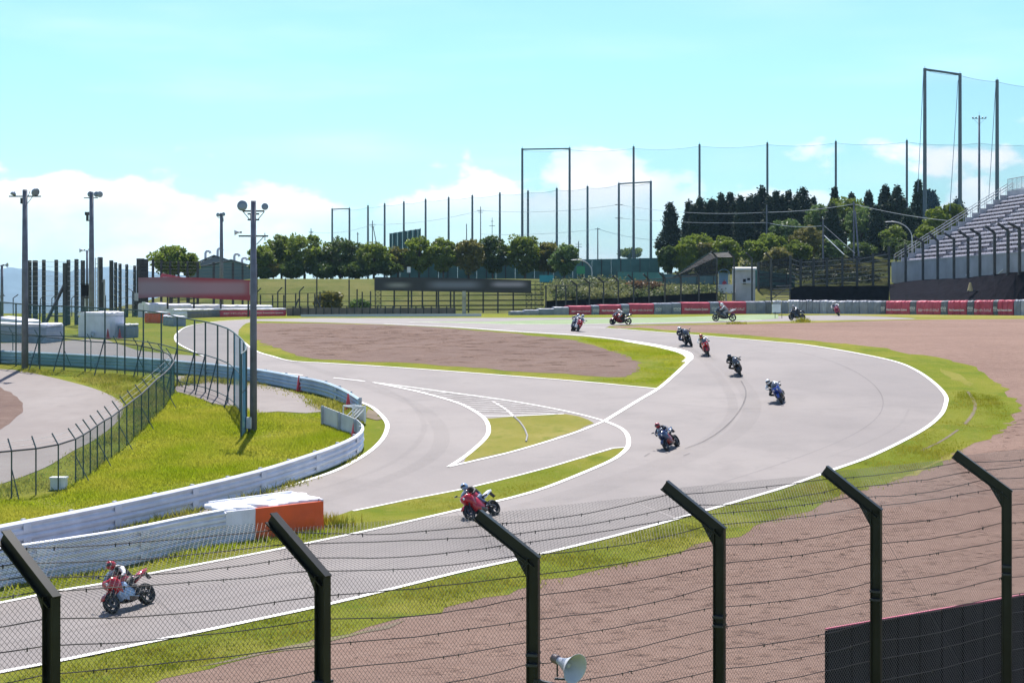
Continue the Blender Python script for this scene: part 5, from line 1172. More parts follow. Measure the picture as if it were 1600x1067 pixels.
M_SKYB = mat('sky_blue_panel', (.16, .30, .46), .5); ar.build('canopy', M_SKYB, hu); pbox(hu, 'back_panel', 1123.5, 426, 1138, 445, Yh+.3, .1, M_SKYB)
for x_ in (1122.5, 1139): pbox(hu, 'canopy_post', x_, 427, x_+1, 445, Yh-1.1, .1, M_GALV)
def standing(p, h, shirt, legs_, label):
    s = h/1.72; J = {'hip': (0, 0, .92), 'belly': (0, .01, 1.08), 'chest': (0, 0, 1.30), 'neck': (0, 0, 1.48), 'head': (0, -.02, 1.56)}; rad = {'hip': .14, 'belly': .13, 'chest': .15, 'neck': .055, 'head': .06}; E = [('hip', 'belly'), ('belly', 'chest'), ('chest', 'neck'), ('neck', 'head')]
    for q, n in ((1, 'l'), (-1, 'r')):
        J.update({'sh'+n: (q*.19, 0, 1.40), 'el'+n: (q*.26, -.05, 1.13), 'wr'+n: (q*.2, -.25, .98), 'th'+n: (q*.09, 0, .86), 'kn'+n: (q*.1, -.02, .48), 'an'+n: (q*.1, .02, .09), 'to'+n: (q*.11, -.14, .05)})
        rad.update({'sh'+n: .07, 'el'+n: .05, 'wr'+n: .035, 'th'+n: .09, 'kn'+n: .06, 'an'+n: .045, 'to'+n: .04}); E += [('chest', 'sh'+n), ('sh'+n, 'el'+n), ('el'+n, 'wr'+n), ('hip', 'th'+n), ('th'+n, 'kn'+n), ('kn'+n, 'an'+n), ('an'+n, 'to'+n)]
    nm = list(J); ix = {a: i for i, a in enumerate(nm)}; me = skin_mesh([Vector(J[a])*s for a in nm], [(ix[a], ix[b]) for a, b in E], [rad[a]*s for a in nm], 0)
    me.materials.append(shirt); me.materials.append(legs_); me.polygons.foreach_set('material_index', [1 if q.center.z < .9*s else 0 for q in me.polygons]); me.polygons.foreach_set('use_smooth', [True]*len(me.polygons))
    t = thing('person', label, 'person', p); o = bpy.data.objects.new('body', me); COL.objects.link(o); o.parent = t
    sk = mat('skin', (.42, .25, .17), .6); hd = Vector((0, -.02, 1.62))*s; hm = MB(); hm.lathe([(.001, -.13*s), (.055*s, -.11*s), (.082*s, -.03*s), (.085*s, .04*s), (.06*s, .09*s), (.001, .11*s)], p+hd, (0, 0, 1), 14); hm.box(p+hd+Vector((0, -.09*s, -.02*s)), (.02*s, .03*s, .04*s)); hm.build('head', sk, t, smooth=True)
    MB().lathe([(.09*s, -.01*s), (.092*s, .04*s), (.066*s, .1*s), (.001, .122*s)], p+hd+Vector((0, .012, 0)), (0, .12, 1), 14).build('hair', mat('black_hair', (.015, .012, .012), .6), t, smooth=True)
    for q, n in ((1, 'l'), (-1, 'r')):
        w1 = p+Vector(J['wr'+n])*s; g = MB(); g.box(w1+Vector((0, -.04, -.02))*s, (.07*s, .08*s, .03*s))
        for k in range(4): g.tube([w1+Vector((-.03+.02*k, -.07, -.02))*s, w1+Vector((-.03+.02*k, -.11, -.03))*s, w1+Vector((-.03+.02*k, -.13, -.055))*s], [.011*s, .01*s, .008*s], 5)
        g.tube([w1+Vector((-q*.035, -.03, -.02))*s, w1+Vector((-q*.055, -.07, -.03))*s], [.012*s, .009*s], 5); g.build('hand', sk, t)
pd = PT(1132, 457, Yh-.7); standing(pd, 1.78, cloth('marshal_red', (.5, .03, .05)), LC['navy'], 'marshal in a red top standing on the hut balcony under the blue canopy')

# ================================================================== GRANDSTAND
gs = thing('grandstand', 'concrete grandstand with rows of pale benches and stair railings at right', 'grandstand', (56.9, 228, CZ))
ga, gu = Vector((.166, -.986, 0)), Vector((.986, .166, 0)); g0 = Vector((56.9, 228.5, 0)); GL = 96; zf = CZ+7.45
M_BENCH = mat('pale_bench', (.56, .53, .56), .6, var=.12, vscale=2)
def gp(s, u_, z): p = g0+ga*s+gu*u_; return Vector((p.x, p.y, z))
def gbox(name, s0, s1, u0, u1, z0, z1, m, par=None):
    mb = MB(); mb.loft([[gp(s, u0, z0), gp(s, u1, z0), gp(s, u1, z1), gp(s, u0, z1)] for s in (s0, s1)]); return mb.build(name, m, par or gs)
M_GSW = mat('grandstand_concrete', (.40, .41, .45), .8, var=.14, vscale=.5, bump=.2, bscale=8)
for k in range(24): gbox('wall_panel', k*4+.02, k*4+3.98, -.35, 0, CZ+.5, zf, M_GSW)
gbox('wall_cap', 0, GL, -.42, .1, zf+.003, zf+.12, mat('pale_cap', (.5, .5, .52), .7))
NR = 16; TR, RS = 1.13, .675
for k in range(NR):
    st = gbox('terrace_step', 0, GL, k*TR+.01, (k+1)*TR, zf-3+k*RS*.8, zf-.75+k*RS, mat('terrace_concrete', (.25, .24, .27), .85, var=.15, vscale=.6))
    se = MB(); zt = zf-.75+k*RS
    s = .8
    while s < GL-1:
        if int(s/11) != int((s+.6)/11): s += 1.6; continue
        se.loft([[gp(q, k*TR+.42, zt+.36), gp(q, k*TR+.80, zt+.36), gp(q, k*TR+.80, zt+.45), gp(q, k*TR+.42, zt+.45)] for q in (s, s+.5)])
        se.loft([[gp(q, k*TR+.80, zt+.4), gp(q, k*TR+.85, zt+.4), gp(q, k*TR+.9, zt+.66), gp(q, k*TR+.85, zt+.66)] for q in (s, s+.5)])
        s += .58
    se.build('bench_seat', M_BENCH, st, kind='stuff')
    lg = MB()
    for j in range(60): lg.box(gp(.9+j*1.6, k*TR+.6, zt+.18), (.1, .1, .36))
    lg.build('seat_leg', M_DKSTEEL, st, kind='stuff')
# far end wall following the slope, stair railings
for k in range(NR): gbox('end_wall', -.3, -.02, k*TR+.005, (k+1)*TR-.005, CZ+.5, zf+.15+k*RS, M_GSW)
gbox('end_wall', -.3, -.02, -.35, 0, CZ-.2, zf+.05, M_GSW)
zt = zf+NR*RS
for q in (-.15, 1.6):
    for dz in (1.2, .75): MB().tube([gp(q, 0, zf+dz), gp(q, NR*TR, zt+dz)], .045, 6).build('stair_rail', M_GALV, gs)
    for k in range(NR+1): MB().tube([gp(q, k*TR, zf-.2+k*RS), gp(q, k*TR, zf+1.2+k*RS)], .035, 5).build('rail_post', M_GALV, gs)
gbox('rear_wall', -.3, GL, NR*TR, NR*TR+.3, CZ+2, zt+.1, M_GSW)
for dz in (1.9, .2): MB().tube([gp(-.3, NR*TR+.1, zt+dz), gp(GL, NR*TR+.1, zt+dz)], .05, 6).build('rear_rail', M_GALV, gs)
for k in range(66): MB().tube([gp(-.3+k*1.45, NR*TR+.1, zt), gp(-.3+k*1.45, NR*TR+.1, zt+1.9)], .03, 4).build('rail_post', M_GALV, gs)
MB().quad(gp(-.3, NR*TR+.1, zt+.15), gp(GL, NR*TR+.1, zt+.15), gp(GL, NR*TR+.1, zt+1.9), gp(-.3, NR*TR+.1, zt+1.9)).build('rear_screen', netmat('pale_screen_mesh', (.5, .53, .58), .35), gs)
for (s, k) in ((40, 4), (44, 4), (50, 5), (56, 5), (60, 6), (47, 6), (64, 5)):
    gbox('red_notice', s, s+1.6, k*TR+.39, k*TR+.41, zf-.75+k*RS+.2, zf-.75+k*RS+.7, M_REDC)
for s in (24, 33, 42, 51): MB().beam(gp(s, -.4, CZ+5.0), gp(s+1.3, -.4, CZ+5.5), .06, .14).build('wall_bracket', M_WHITE, gs)
p = PT(1516, 455, 185); t = thing('yellow_marker', 'small yellow marker cone against the dark bank below the grandstand', 'marker', p); MB().lathe([(.35, 0), (.33, .1), (.12, 1.0), (.001, 1.02)], p, (0, 0, 1), 10).build('marker_body', mat('faded_yellow', (.5, .42, .2), .6), t); MB().box(p+Vector((.3, 0, .0)), (1.3, .5, .15)).build('base', M_DKSTEEL, t)
# ================================================================== TREES
nrg = np.random.default_rng(7)
M_BARK = mat('bark', (.09, .07, .055), .9, var=.3, vscale=5, bump=.5, bscale=20)
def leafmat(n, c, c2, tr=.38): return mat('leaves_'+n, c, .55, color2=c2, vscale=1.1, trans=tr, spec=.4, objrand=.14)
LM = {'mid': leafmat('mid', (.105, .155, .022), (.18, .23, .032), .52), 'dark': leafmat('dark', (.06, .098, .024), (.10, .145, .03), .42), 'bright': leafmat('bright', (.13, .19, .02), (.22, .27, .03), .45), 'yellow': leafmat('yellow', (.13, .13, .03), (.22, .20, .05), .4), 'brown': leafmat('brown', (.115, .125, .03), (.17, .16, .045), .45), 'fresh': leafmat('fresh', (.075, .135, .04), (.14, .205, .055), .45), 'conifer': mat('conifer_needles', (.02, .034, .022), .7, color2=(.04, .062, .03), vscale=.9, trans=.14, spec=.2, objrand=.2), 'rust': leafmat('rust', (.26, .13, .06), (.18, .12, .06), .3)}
def quads(C, size, flat=.0):
    """random leaf quads at centres C (n,3)"""
    n = len(C); a = nrg.normal(size=(n, 3)); a[:, 2] *= 1-flat; a /= np.linalg.norm(a, axis=1)[:, None]
    b = nrg.normal(size=(n, 3)); b -= a*(a*b).sum(1)[:, None]; b /= np.linalg.norm(b, axis=1)[:, None]
    s = size*nrg.uniform(.6, 1.3, size=(n, 1)); a = a*s; b = b*s*.6
    V = np.stack([C-a, C-b*.9+a*.1, C+a, C+b*.9+a*.1], 1).reshape(-1, 3); return V, np.arange(4*n).reshape(-1, 4)
def crown_pts(cx, cy, z0, z1, w, n_c, n_l, rr, shape='round'):
    pts = []; h = z1-z0; cl = []
    k = 0
    while k < n_c:
        u = nrg.normal(size=3); u /= np.linalg.norm(u); r = nrg.uniform(.45, 1.0)**.6
        x, y, z = u*r
        zz = .5+.5*z; ww = (1.0 if zz > .35 else .7+zz*.85)*nrg.uniform(.8, 1.12)
        cl.append((cx+x*w*.42*ww, cy+y*w*.42*ww, z0+h*(.06+.86*zz))); k += 1
    for (x, y, z) in cl:
        q = nrg.normal(size=(n_l, 3)); q /= np.linalg.norm(q, axis=1)[:, None]; q *= (nrg.uniform(.35, 1, size=(n_l, 1)))**.5
        q *= np.array([1, 1, .72])*rr*nrg.uniform(.7, 1.25); pts.append(q+np.array((x, y, z)))
    return np.concatenate(pts), cl
def broadleaf(px, top, bot, wpx, Y, leaf, label, dens=1.0, name='broadleaf_tree', cat='tree', group=None, trunk=True, base=None, leafsize=.27):
    c = PT(px, (top+bot)/2, Y); w = wpx/F*Y; z0 = PT(px, bot, Y).z; z1 = PT(px, top, Y).z; g = gz(c.x, Y) if base is None else base
    g = min(g, z0-.1 if trunk else z0+.3)
    t = thing(name, label, cat, (c.x, Y, g), group); w *= 1.12; n_c = int((34+w*4.2)*dens); P, cl = crown_pts(c.x, Y, z0, z1, w, n_c, 62, max(.5, w*.125))
    V, Q = quads(P, leafsize); npmesh('crown', V, Q, LM[leaf], parent=t)
    tr = MB(); zt = z0+(z1-z0)*.55; r = max(.1, w*.03); lean = rg.uniform(-.3, .3)
    tr.tube([(c.x, Y, g-.3), (c.x+lean*.4, Y, g+(zt-g)*.45), (c.x+lean, Y, zt)], [r, r*.75, r*.35], 7)
    for k in range(6):
        e = cl[rg.randrange(len(cl))]; s0 = Vector((c.x+lean*.5, Y, g+(zt-g)*rg.uniform(.4, .8))); tr.tube([s0, s0.lerp(Vector(e), .5)+Vector((0, 0, .25)), Vector(e)], [r*.4, r*.28, r*.1], 5)
    tr.build('trunk', M_BARK, t); return t
def conifer(px, top, bot, wpx, Y, label, full=1.0, leaf='conifer'):
    wpx *= rg.uniform(1.35, 1.75)
    c = PT(px, bot, Y); z1 = PT(px, top, Y).z; z0 = c.z; w = wpx/F*Y; h = z1-z0; g = min(gz(c.x, Y), z0-.2)
    t = thing('conifer_tree', label, 'tree', (c.x, Y, g), 'dark conifers on the wooded hill')
    n = 42; pts = []
    for k in range(n):
        f = (k+rg.random())/n; rad = w*.5*((1-f)**(.55+.25*(px % 3))*(.8+.2*math.sin(f*11+px))*(.75+.25*min(1, f*5)))*full+.1
        m_ = int(5+10*(1-f))
        for j in range(m_):
            a = rg.uniform(0, 2*math.pi); rr_ = rad*rg.uniform(.55, 1.05); cc = np.array((c.x+math.cos(a)*rr_, Y+math.sin(a)*rr_, z0+h*f-rr_*.12))
            q = nrg.normal(size=(16, 3))*np.array([.26, .26, .3])*(.6+w*.08); pts.append(q+cc)
    V, Q = quads(np.concatenate(pts), .27, .3); npmesh('crown', V, Q, LM[leaf], parent=t)
    MB().tube([(c.x, Y, g-.3), (c.x, Y, z0+h*.9)], [w*.05+.06, .04], 6).build('trunk', M_BARK, t); return t
G1 = 'row of trees on the bank behind the black sign board'
row = [(408, 384, 421, 36, 'mid', 'at the left end of the row beside the near lamp pole'), (440, 364, 420, 48, 'mid', 'tall, second from the left in the row'), (476, 362, 424, 56, 'mid', 'tallest of the left part of the row, third from the left'), (532, 371, 427, 58, 'dark', 'wide dark one standing alone below the net corner'), (584, 378, 424, 52, 'mid', 'open crowned one just left of the tall green hoarding'), (622, 384, 418, 40, 'brown', 'brownish one in front of the tall green hoarding'), (655, 368, 419, 46, 'mid', 'directly right of the tall green hoarding'), (693, 370, 421, 44, 'mid', 'dense one above the middle of the black sign board'), (733, 373, 421, 42, 'yellow', 'yellowish one above the black sign board'), (770, 369, 421, 46, 'dark', 'dark one right of the yellowish one'), (820, 363, 424, 54, 'mid', 'tall one above the right end of the black sign board'), (856, 374, 424, 40, 'brown', 'brownish one by the cyan sign'), (882, 380, 425, 36, 'fresh', 'fresh green one at the right end beside the green sign')]
for i, (px, tp, bt, wd, lf, tx) in enumerate(row): broadleaf(px, tp-1, bt+7, wd*1.2, 250+rg.uniform(-3, 3), lf, 'leafy bank tree, '+tx, group=G1, dens=1.35)
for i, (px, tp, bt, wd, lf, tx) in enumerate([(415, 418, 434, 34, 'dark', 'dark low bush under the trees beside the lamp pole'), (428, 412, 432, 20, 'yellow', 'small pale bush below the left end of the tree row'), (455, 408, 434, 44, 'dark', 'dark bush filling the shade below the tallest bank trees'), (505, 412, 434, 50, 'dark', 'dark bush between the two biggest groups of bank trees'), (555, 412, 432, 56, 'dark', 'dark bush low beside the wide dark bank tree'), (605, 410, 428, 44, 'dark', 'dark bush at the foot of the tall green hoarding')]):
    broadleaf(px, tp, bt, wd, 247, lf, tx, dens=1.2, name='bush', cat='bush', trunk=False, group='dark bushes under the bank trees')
broadleaf(513, 455, 486, 46, 194, 'yellow', 'yellow green bush in the fence below the grassy bank', name='bush', cat='bush', trunk=False, dens=1.1)
broadleaf(563, 470, 487, 28, 194, 'fresh', 'small green bush left of the black sign board tower', name='bush', cat='bush', trunk=False)
broadleaf(268, 382, 432, 66, 215, 'mid', 'round headed tree above the red billboard at left', dens=1.1); broadleaf(296, 394, 430, 36, 216, 'mid', 'smaller tree behind the right of the round headed one above the red billboard')
broadleaf(730, 478, 492, 30, 230, 'fresh', 'low green bush under the right of the black sign board', name='bush', cat='bush', trunk=False)
con = [(1048, 321, 396, 34), (1076, 319, 394, 28), (1094, 311, 394, 30), (1112, 313, 394, 26), (1127, 306, 394, 26), (1141, 304, 394, 28), (1157, 309, 394, 26), (1173, 308, 394, 28), (1191, 295, 394, 32), (1213, 301, 394, 30), (1232, 300, 394, 30), (1254, 297, 380, 32), (1300, 324, 385, 32), (1271, 311, 380, 20), (1304, 296, 350, 18), (1357, 302, 370, 24), (1331, 305, 360, 16), (1383, 293, 370, 26), (1401, 294, 375, 32), (1369, 325, 396, 38), (1435, 284, 370, 28), (1449, 300, 372, 26), (1420, 330, 390, 34), (1497, 314, 350, 20), (1458, 302, 370, 22)]
con += [(1085, 322, 396, 26), (1103, 320, 396, 26), (1119, 318, 396, 26), (1134, 316, 396, 26), (1149, 315, 396, 26), (1165, 316, 396, 26), (1181, 308, 396, 26), (1202, 310, 396, 26), (1222, 309, 396, 26), (1243, 311, 396, 26), (1392, 312, 380, 26), (1408, 314, 380, 26), (1442, 312, 380, 26)]
for i, (px, tp, bt, wd) in enumerate(con):
    Yc = 286+rg.uniform(-6, 6) if px < 1260 else 292+rg.uniform(-4, 8)
    if px in (1300, 1369, 1420): Yc = 270
    conifer(px, tp, bt, wd, Yc, 'dark pointed conifer, %s from the left on the wooded hill' % ((ORD[j_] if (j_ := sorted(c_[0] for c_ in con).index(px)) < 20 else ('twenty ' + ORD[j_-20] if j_ < 29 else ('thirtieth' if j_ == 29 else 'thirty ' + ORD[j_-30])))))
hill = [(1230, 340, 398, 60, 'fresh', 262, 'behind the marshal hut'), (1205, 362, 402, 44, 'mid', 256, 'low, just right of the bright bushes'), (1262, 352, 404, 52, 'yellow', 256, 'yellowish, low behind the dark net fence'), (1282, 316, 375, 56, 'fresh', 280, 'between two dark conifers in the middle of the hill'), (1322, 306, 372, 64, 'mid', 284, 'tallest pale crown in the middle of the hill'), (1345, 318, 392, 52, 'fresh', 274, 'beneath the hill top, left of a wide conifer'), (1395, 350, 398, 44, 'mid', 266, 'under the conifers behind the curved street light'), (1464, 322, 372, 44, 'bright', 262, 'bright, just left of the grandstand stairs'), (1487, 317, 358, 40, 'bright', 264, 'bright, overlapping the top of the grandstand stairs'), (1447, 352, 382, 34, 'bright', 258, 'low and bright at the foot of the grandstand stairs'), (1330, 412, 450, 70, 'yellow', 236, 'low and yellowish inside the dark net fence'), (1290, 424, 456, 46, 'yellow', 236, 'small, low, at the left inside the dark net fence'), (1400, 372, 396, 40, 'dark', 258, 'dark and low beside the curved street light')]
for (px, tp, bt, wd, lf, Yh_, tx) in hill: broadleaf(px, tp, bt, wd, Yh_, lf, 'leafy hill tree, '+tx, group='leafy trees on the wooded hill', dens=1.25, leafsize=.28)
for (px, tp, bt, wd, lf, tx) in [(1043, 382, 426, 34, 'dark', 'dark round bush at the left end of the bright ones'), (1072, 370, 434, 46, 'bright', 'bright yellow green bush beside the dark round one'), (1100, 376, 433, 42, 'brown', 'brown green bush between two bright bushes'), (1130, 367, 431, 54, 'bright', 'bright yellow green bush nearest to the marshal hut'), (1090, 366, 400, 50, 'bright', 'bright bush rising behind the brown green one')]:
    broadleaf(px, tp, bt, wd, 256 if tp > 366 else 262, lf, tx, dens=1.6, name='bush', cat='bush', trunk=False, group='big bushes before the conifers', leafsize=.26)
# undergrowth covering the wooded hill
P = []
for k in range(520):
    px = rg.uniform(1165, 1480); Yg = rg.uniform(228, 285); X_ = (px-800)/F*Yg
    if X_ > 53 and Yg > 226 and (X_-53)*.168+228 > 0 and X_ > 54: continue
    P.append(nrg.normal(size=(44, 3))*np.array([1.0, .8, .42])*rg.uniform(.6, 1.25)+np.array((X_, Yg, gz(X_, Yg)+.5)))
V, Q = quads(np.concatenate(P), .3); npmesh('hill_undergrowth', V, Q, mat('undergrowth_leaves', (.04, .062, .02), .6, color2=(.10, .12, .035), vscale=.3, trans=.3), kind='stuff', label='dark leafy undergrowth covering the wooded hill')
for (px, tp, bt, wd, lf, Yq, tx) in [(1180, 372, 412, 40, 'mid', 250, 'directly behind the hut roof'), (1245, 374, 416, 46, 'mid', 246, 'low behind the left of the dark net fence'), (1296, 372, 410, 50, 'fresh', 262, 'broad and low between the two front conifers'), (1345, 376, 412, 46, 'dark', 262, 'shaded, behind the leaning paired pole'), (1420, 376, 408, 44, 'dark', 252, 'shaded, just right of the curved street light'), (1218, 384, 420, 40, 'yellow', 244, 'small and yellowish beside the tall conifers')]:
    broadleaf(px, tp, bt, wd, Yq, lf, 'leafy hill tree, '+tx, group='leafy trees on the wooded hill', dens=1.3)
broadleaf(985, 388, 402, 40, 330, 'mid', 'distant low tree seen over the green panel wall', dens=.8)
# ground cover on the slope behind the middle fence
P = []
for k in range(260):
    px = rg.uniform(866, 1125); f = rg.random(); t0_ = float(np.interp(px, [850, 960, 1000, 1125], [440, 438, 446, 452])); py = t0_+f*(464-t0_); Yg = 220-f*12; c = PT(px, py, Yg); q = nrg.normal(size=(60, 3))*np.array([.55, .4, .36])*rg.uniform(.6, 1.3); P.append(q+np.array(c))
V, Q = quads(np.concatenate(P), .2); npmesh('slope_shrubs', V, Q, mat('slope_leaves', (.06, .09, .03), .6, color2=(.24, .25, .10), vscale=.42, trans=.4, lo=.42, hi=.6), kind='stuff', label='low pale green shrubs covering the slope behind the middle fence')
P = []
for k in range(34): c = PT(rg.uniform(985, 1032), rg.uniform(443, 451), 215); P.append(nrg.normal(size=(50, 3))*np.array([.5, .4, .22])+np.array(c))
V, Q = quads(np.concatenate(P), .18); npmesh('rusty_ground_cover', V, Q, LM['rust'], kind='stuff', label='patch of rust coloured dry plants on the slope')
# slope earth behind the middle fence
sl = MB()
xs_ = list(range(850, 1126, 25))
for a, b in zip(xs_, xs_[1:]):
    k0, k1 = [PT(q, 478, 205) for q in (a, b)]; t0, t1 = [PT(q, float(np.interp(q, [850, 960, 1000, 1125], [441, 439, 446, 454])), 222) for q in (a, b)]
    sl.quad(k0, k1, t1, t0); sl.quad(t0, t1, t1+Vector((0, 8, .2)), t0+Vector((0, 8, .2)))
sl.build('fence_slope', M_BANK, kind='structure')
# terraced edges across the grassy bank
for k in range(8):
    Y = 208+k*3.4; m = MB(); m.beam((-46-k*.8, Y, gz(-46, Y)+.1), (9+k, Y+1.5, gz(2, Y+1.5)+.1), .5, .12); m.build('terrace_edge', mat('weathered_edge', (.2, .19, .12), .85, var=.25, vscale=.6), kind='structure')
# ================================================================== HOARDINGS, SIGNS, SHEDS
M_TEAL = mat('dark_teal_sheet', (.045, .135, .145), .6, var=.15, vscale=.5); M_TEAL2 = mat('pale_teal_sheet', (.07, .22, .20), .6, var=.12, vscale=.6)
def panels(label, name, xs_, tops, bots, Y, m, cat='hoarding'):
    t = thing(name, label, cat, PT((xs_[0]+xs_[-1])/2, max(bots), Y))
    for a, b, i in zip(xs_, xs_[1:], range(99)):
        f = lambda arr, q: float(np.interp(q, [xs_[0], xs_[-1]], arr)); dy = .05*(i % 2)
        MB().loft([[PT(q, f(bots, q), Y)+Vector((0, dy, 0)), PT(q, f(tops, q), Y)+Vector((0, dy, 0)), PT(q, f(tops, q), Y)+Vector((0, dy+.08, 0)), PT(q, f(bots, q), Y)+Vector((0, dy+.08, 0))] for q in (a+.12, b-.12)]).build('panel', m, t)
    for q in xs_[::2]: MB().beam(PT(q, f(bots, q), Y-.08), PT(q, f(tops, q)-.5, Y-.08), .12, .12).build('frame_post', M_DKSTEEL, t)
    return t
panels('dark teal panel wall behind the bank trees and the green sign', 'panel_wall', [610+15*k for k in range(29)], (412, 403), (440, 441), 264, M_TEAL, 'wall')
panels('paler teal fence panels above the rust coloured plants', 'panel_fence', [964, 976, 988, 1000, 1012, 1024, 1036], (425, 426), (442, 443), 226, M_TEAL2, 'fence')
panels('grey teal fence panels left of the marshal hut', 'panel_fence', [1037, 1050, 1063, 1076, 1089, 1102, 1115, 1122], (428, 431), (456, 458), 227, mat('grey_teal_sheet', (.08, .16, .18), .6), 'fence')
panels('teal fence panels right of the marshal hut', 'panel_fence', [1177, 1190, 1203, 1216, 1229, 1242], (421, 430), (456, 458), 225, M_TEAL2, 'fence')
panels('tall dark green corrugated hoarding rising behind the bank trees', 'tall_hoarding', [609, 613, 617, 621, 625, 629, 633, 637, 641, 645, 649, 653, 657], (365, 357.5), (400, 400), 275, M_TEAL)
def sign(label, x0, y0, x1, y1, Y, m, legs=True, bars=0):
    t = thing('sign', label, 'sign', PT((x0+x1)/2, y1+14, Y)); s_ = pbox(t, 'board', x0, y0, x1, y1, Y, .1, m)
    if legs:
        for x_ in (x0+1, x1-1.6): pbox(t, 'leg', x_, y1, x_+.6, y1+16, Y+.02, .08, M_GALV)
    return t
sign('green road sign on thin legs beside the curved street light', 901, 416, 914, 428, 232, mat('sign_green', (.02, .22, .10), .5))
sign('cyan banner sign at the right end of the tree row', 843, 430, 865, 441, 222, mat('sign_cyan', (.02, .27, .32), .5))
sign('small white notice on the dark wall under the bank trees', 636, 417, 641.5, 426, 246, M_WHITE, legs=False)
def shed(label, x0, x1, eave_l, peak, eave_r, bot, Y, dep, wallm, roofm):
    t = thing('shed', label, 'shed', PT((x0+x1)/2, 480, Y)); A, Bp, C = PT(x0, eave_l, Y), PT(*peak, Y), PT(x1, eave_r, Y); zb = gz(A.x, Y)-1
    dv = Vector((-.25*dep, dep, 0))
    q = [Vector((A.x, Y, zb)), Vector((C.x, Y, zb)), C, Bp, A]; MB().add(q+[p+dv for p in q], [(0, 1, 2, 3, 4), (9, 8, 7, 6, 5), (0, 4, 9, 5), (1, 6, 7, 2)]).build('wall', wallm, t)
    rf = None
    for a, b in ((A, Bp), (Bp, C)):
        e = (b-a).normalized()*.4; o = Vector((0, -.4, .12)); m = MB(); m.loft([[a-e*(a is A)+o, b+e*(b is C)+o, b+e*(b is C)+o+Vector((0, 0, .14)), a-e*(a is A)+o+Vector((0, 0, .14))], [a-e*(a is A)+dv+Vector((0, 0, .12)), b+e*(b is C)+dv+Vector((0, 0, .12)), b+e*(b is C)+dv+Vector((0, 0, .26)), a-e*(a is A)+dv+Vector((0, 0, .26))]]); rf = m.build('roof', roofm, t)
    return t, rf
def vent(rf, x, y, h, Y):
    b = PT(x, y+h, Y); tp = PT(x, y+2, Y); r = .22; MB().tube([b-Vector((0, 0, 1)), tp]+[tp+Vector((.45*(1-math.cos(a)), 0, .45*math.sin(a))) for a in (.6, 1.2, 1.8, 2.4, 3.1)], [r]*3+[r]*4, 8).build('vent', M_HORN, rf)
Mr1, Mr2 = mat('grey_roof', (.12, .13, .15), .6), mat('pale_roof', (.32, .32, .33), .6)
s1, r1 = shed('rear grey gabled shed with hooked vents behind the red billboard', 308, 372, 412, (335, 400.5), 413, 440, 275, 8, mat('shed_grey', (.14, .16, .19), .7), Mr1); vent(r1, 321, 394, 12, 276); vent(r1, 340, 390, 12, 277)
s2, r2 = shed('front shed with a pale roof and teal side behind the red billboard', 297, 393, 421, (362, 407.5), 417, 440, 262, 9, mat('shed_teal', (.10, .17, .19), .7), Mr2); vent(r2, 366, 399, 10, 263); vent(r2, 378, 405, 8, 264)

# ================================================================== BALL NETS AND POLES
M_NP = mat('net_pole_green', (.10, .135, .165), .55); M_NET = netmat('ball_net', (.12, .24, .36), .17); M_CAB = mat('thin_cable', (.2, .26, .32), .6)
def ballnet(label, P, bottom, r, bars=(), name='ball_net', ext=None, cover=None):
    t = thing(name, label, 'ball net', PT(P[0][0], bottom, P[0][2]), 'tall ball nets on the skyline'); n = len(P)
    for i, (x, y, Y) in enumerate(P):
        b = PT(x, bottom, Y); b.z = min(b.z, CZ+1); MB().tube([b, PT(x, y, Y)], [r*1.15, r*.8], 8).build('pole', M_NP, t); MB().tube([PT(x, y, Y), PT(x, y-3.5, Y)], .03, 4).build('lightning_rod', M_NP, t)
    for i in bars: MB().tube([PT(*P[i][:2], P[i][2])-Vector((0, 0, .2)), PT(*P[i+1][:2], P[i+1][2])-Vector((0, 0, .2))], r*.6, 6).build('top_bar', M_NP, t)
    for i in range(n-1):
        a, b = PT(P[i][0], P[i][1]+3, P[i][2]), PT(P[i+1][0], P[i+1][1]+3, P[i+1][2]); top = []; V_ = []
        for k in range(9): s = k/8; p = a.lerp(b, s); p.z -= (b-a).length*.035*4*s*(1-s); top.append(p)
        MB().tube(top, .03, 4, cap=False).build('top_cable', M_CAB, t)
        m = MB()
        for p, q in zip(top, top[1:]): m.quad(Vector((p.x, p.y, CZ+5)), Vector((q.x, q.y, CZ+5)), q, p)
        m.build('net_panel', M_NET, t)
    return t
def dep(x): return float(np.interp(x, [519, 1017], [400, 322]))
ballnet('long low ball net stepping up from the lone corner pair behind the bank trees', [(x, y, dep(x)) for x, y in [(519, 326), (546, 325), (575, 321), (601, 318), (631, 315), (665, 311), (701, 308), (738, 305), (781, 301), (825, 298), (870, 294), (918, 291), (967, 286), (1017, 283)]], 425, .28, bars=(0, 12))
ballnet('wide taller ball net running behind the conifers', [(x, y, 305) for x, y in [(816, 232), (890, 231), (990, 229), (1093, 225.5), (1199, 223), (1306, 220.5), (1417, 219), (1530, 221), (1650, 220)]], 405, .26, bars=(0,))
ballnet('tallest ball net with the thick double pole above the grandstand', [(1445, 107, 272), (1500, 115, 270), (1558, 125, 268), (1625, 134, 266)], 400, .36, bars=(0,))
for (x0, y0, x1, y1) in ((1497, 126, 1484, 330), (1556, 132, 1545, 310), (1443, 112, 1434, 300)): MB().tube([PT(x0, y0, 269), PT(x1, y1, 262)], .05, 4).build('guy_cable', M_CAB, label='slack guy cable hanging from the %s pole of the tallest ball net' % {1497: 'second', 1556: 'third', 1443: 'first'}[x0], cat='cable', origin=PT(x1, y1, 262))
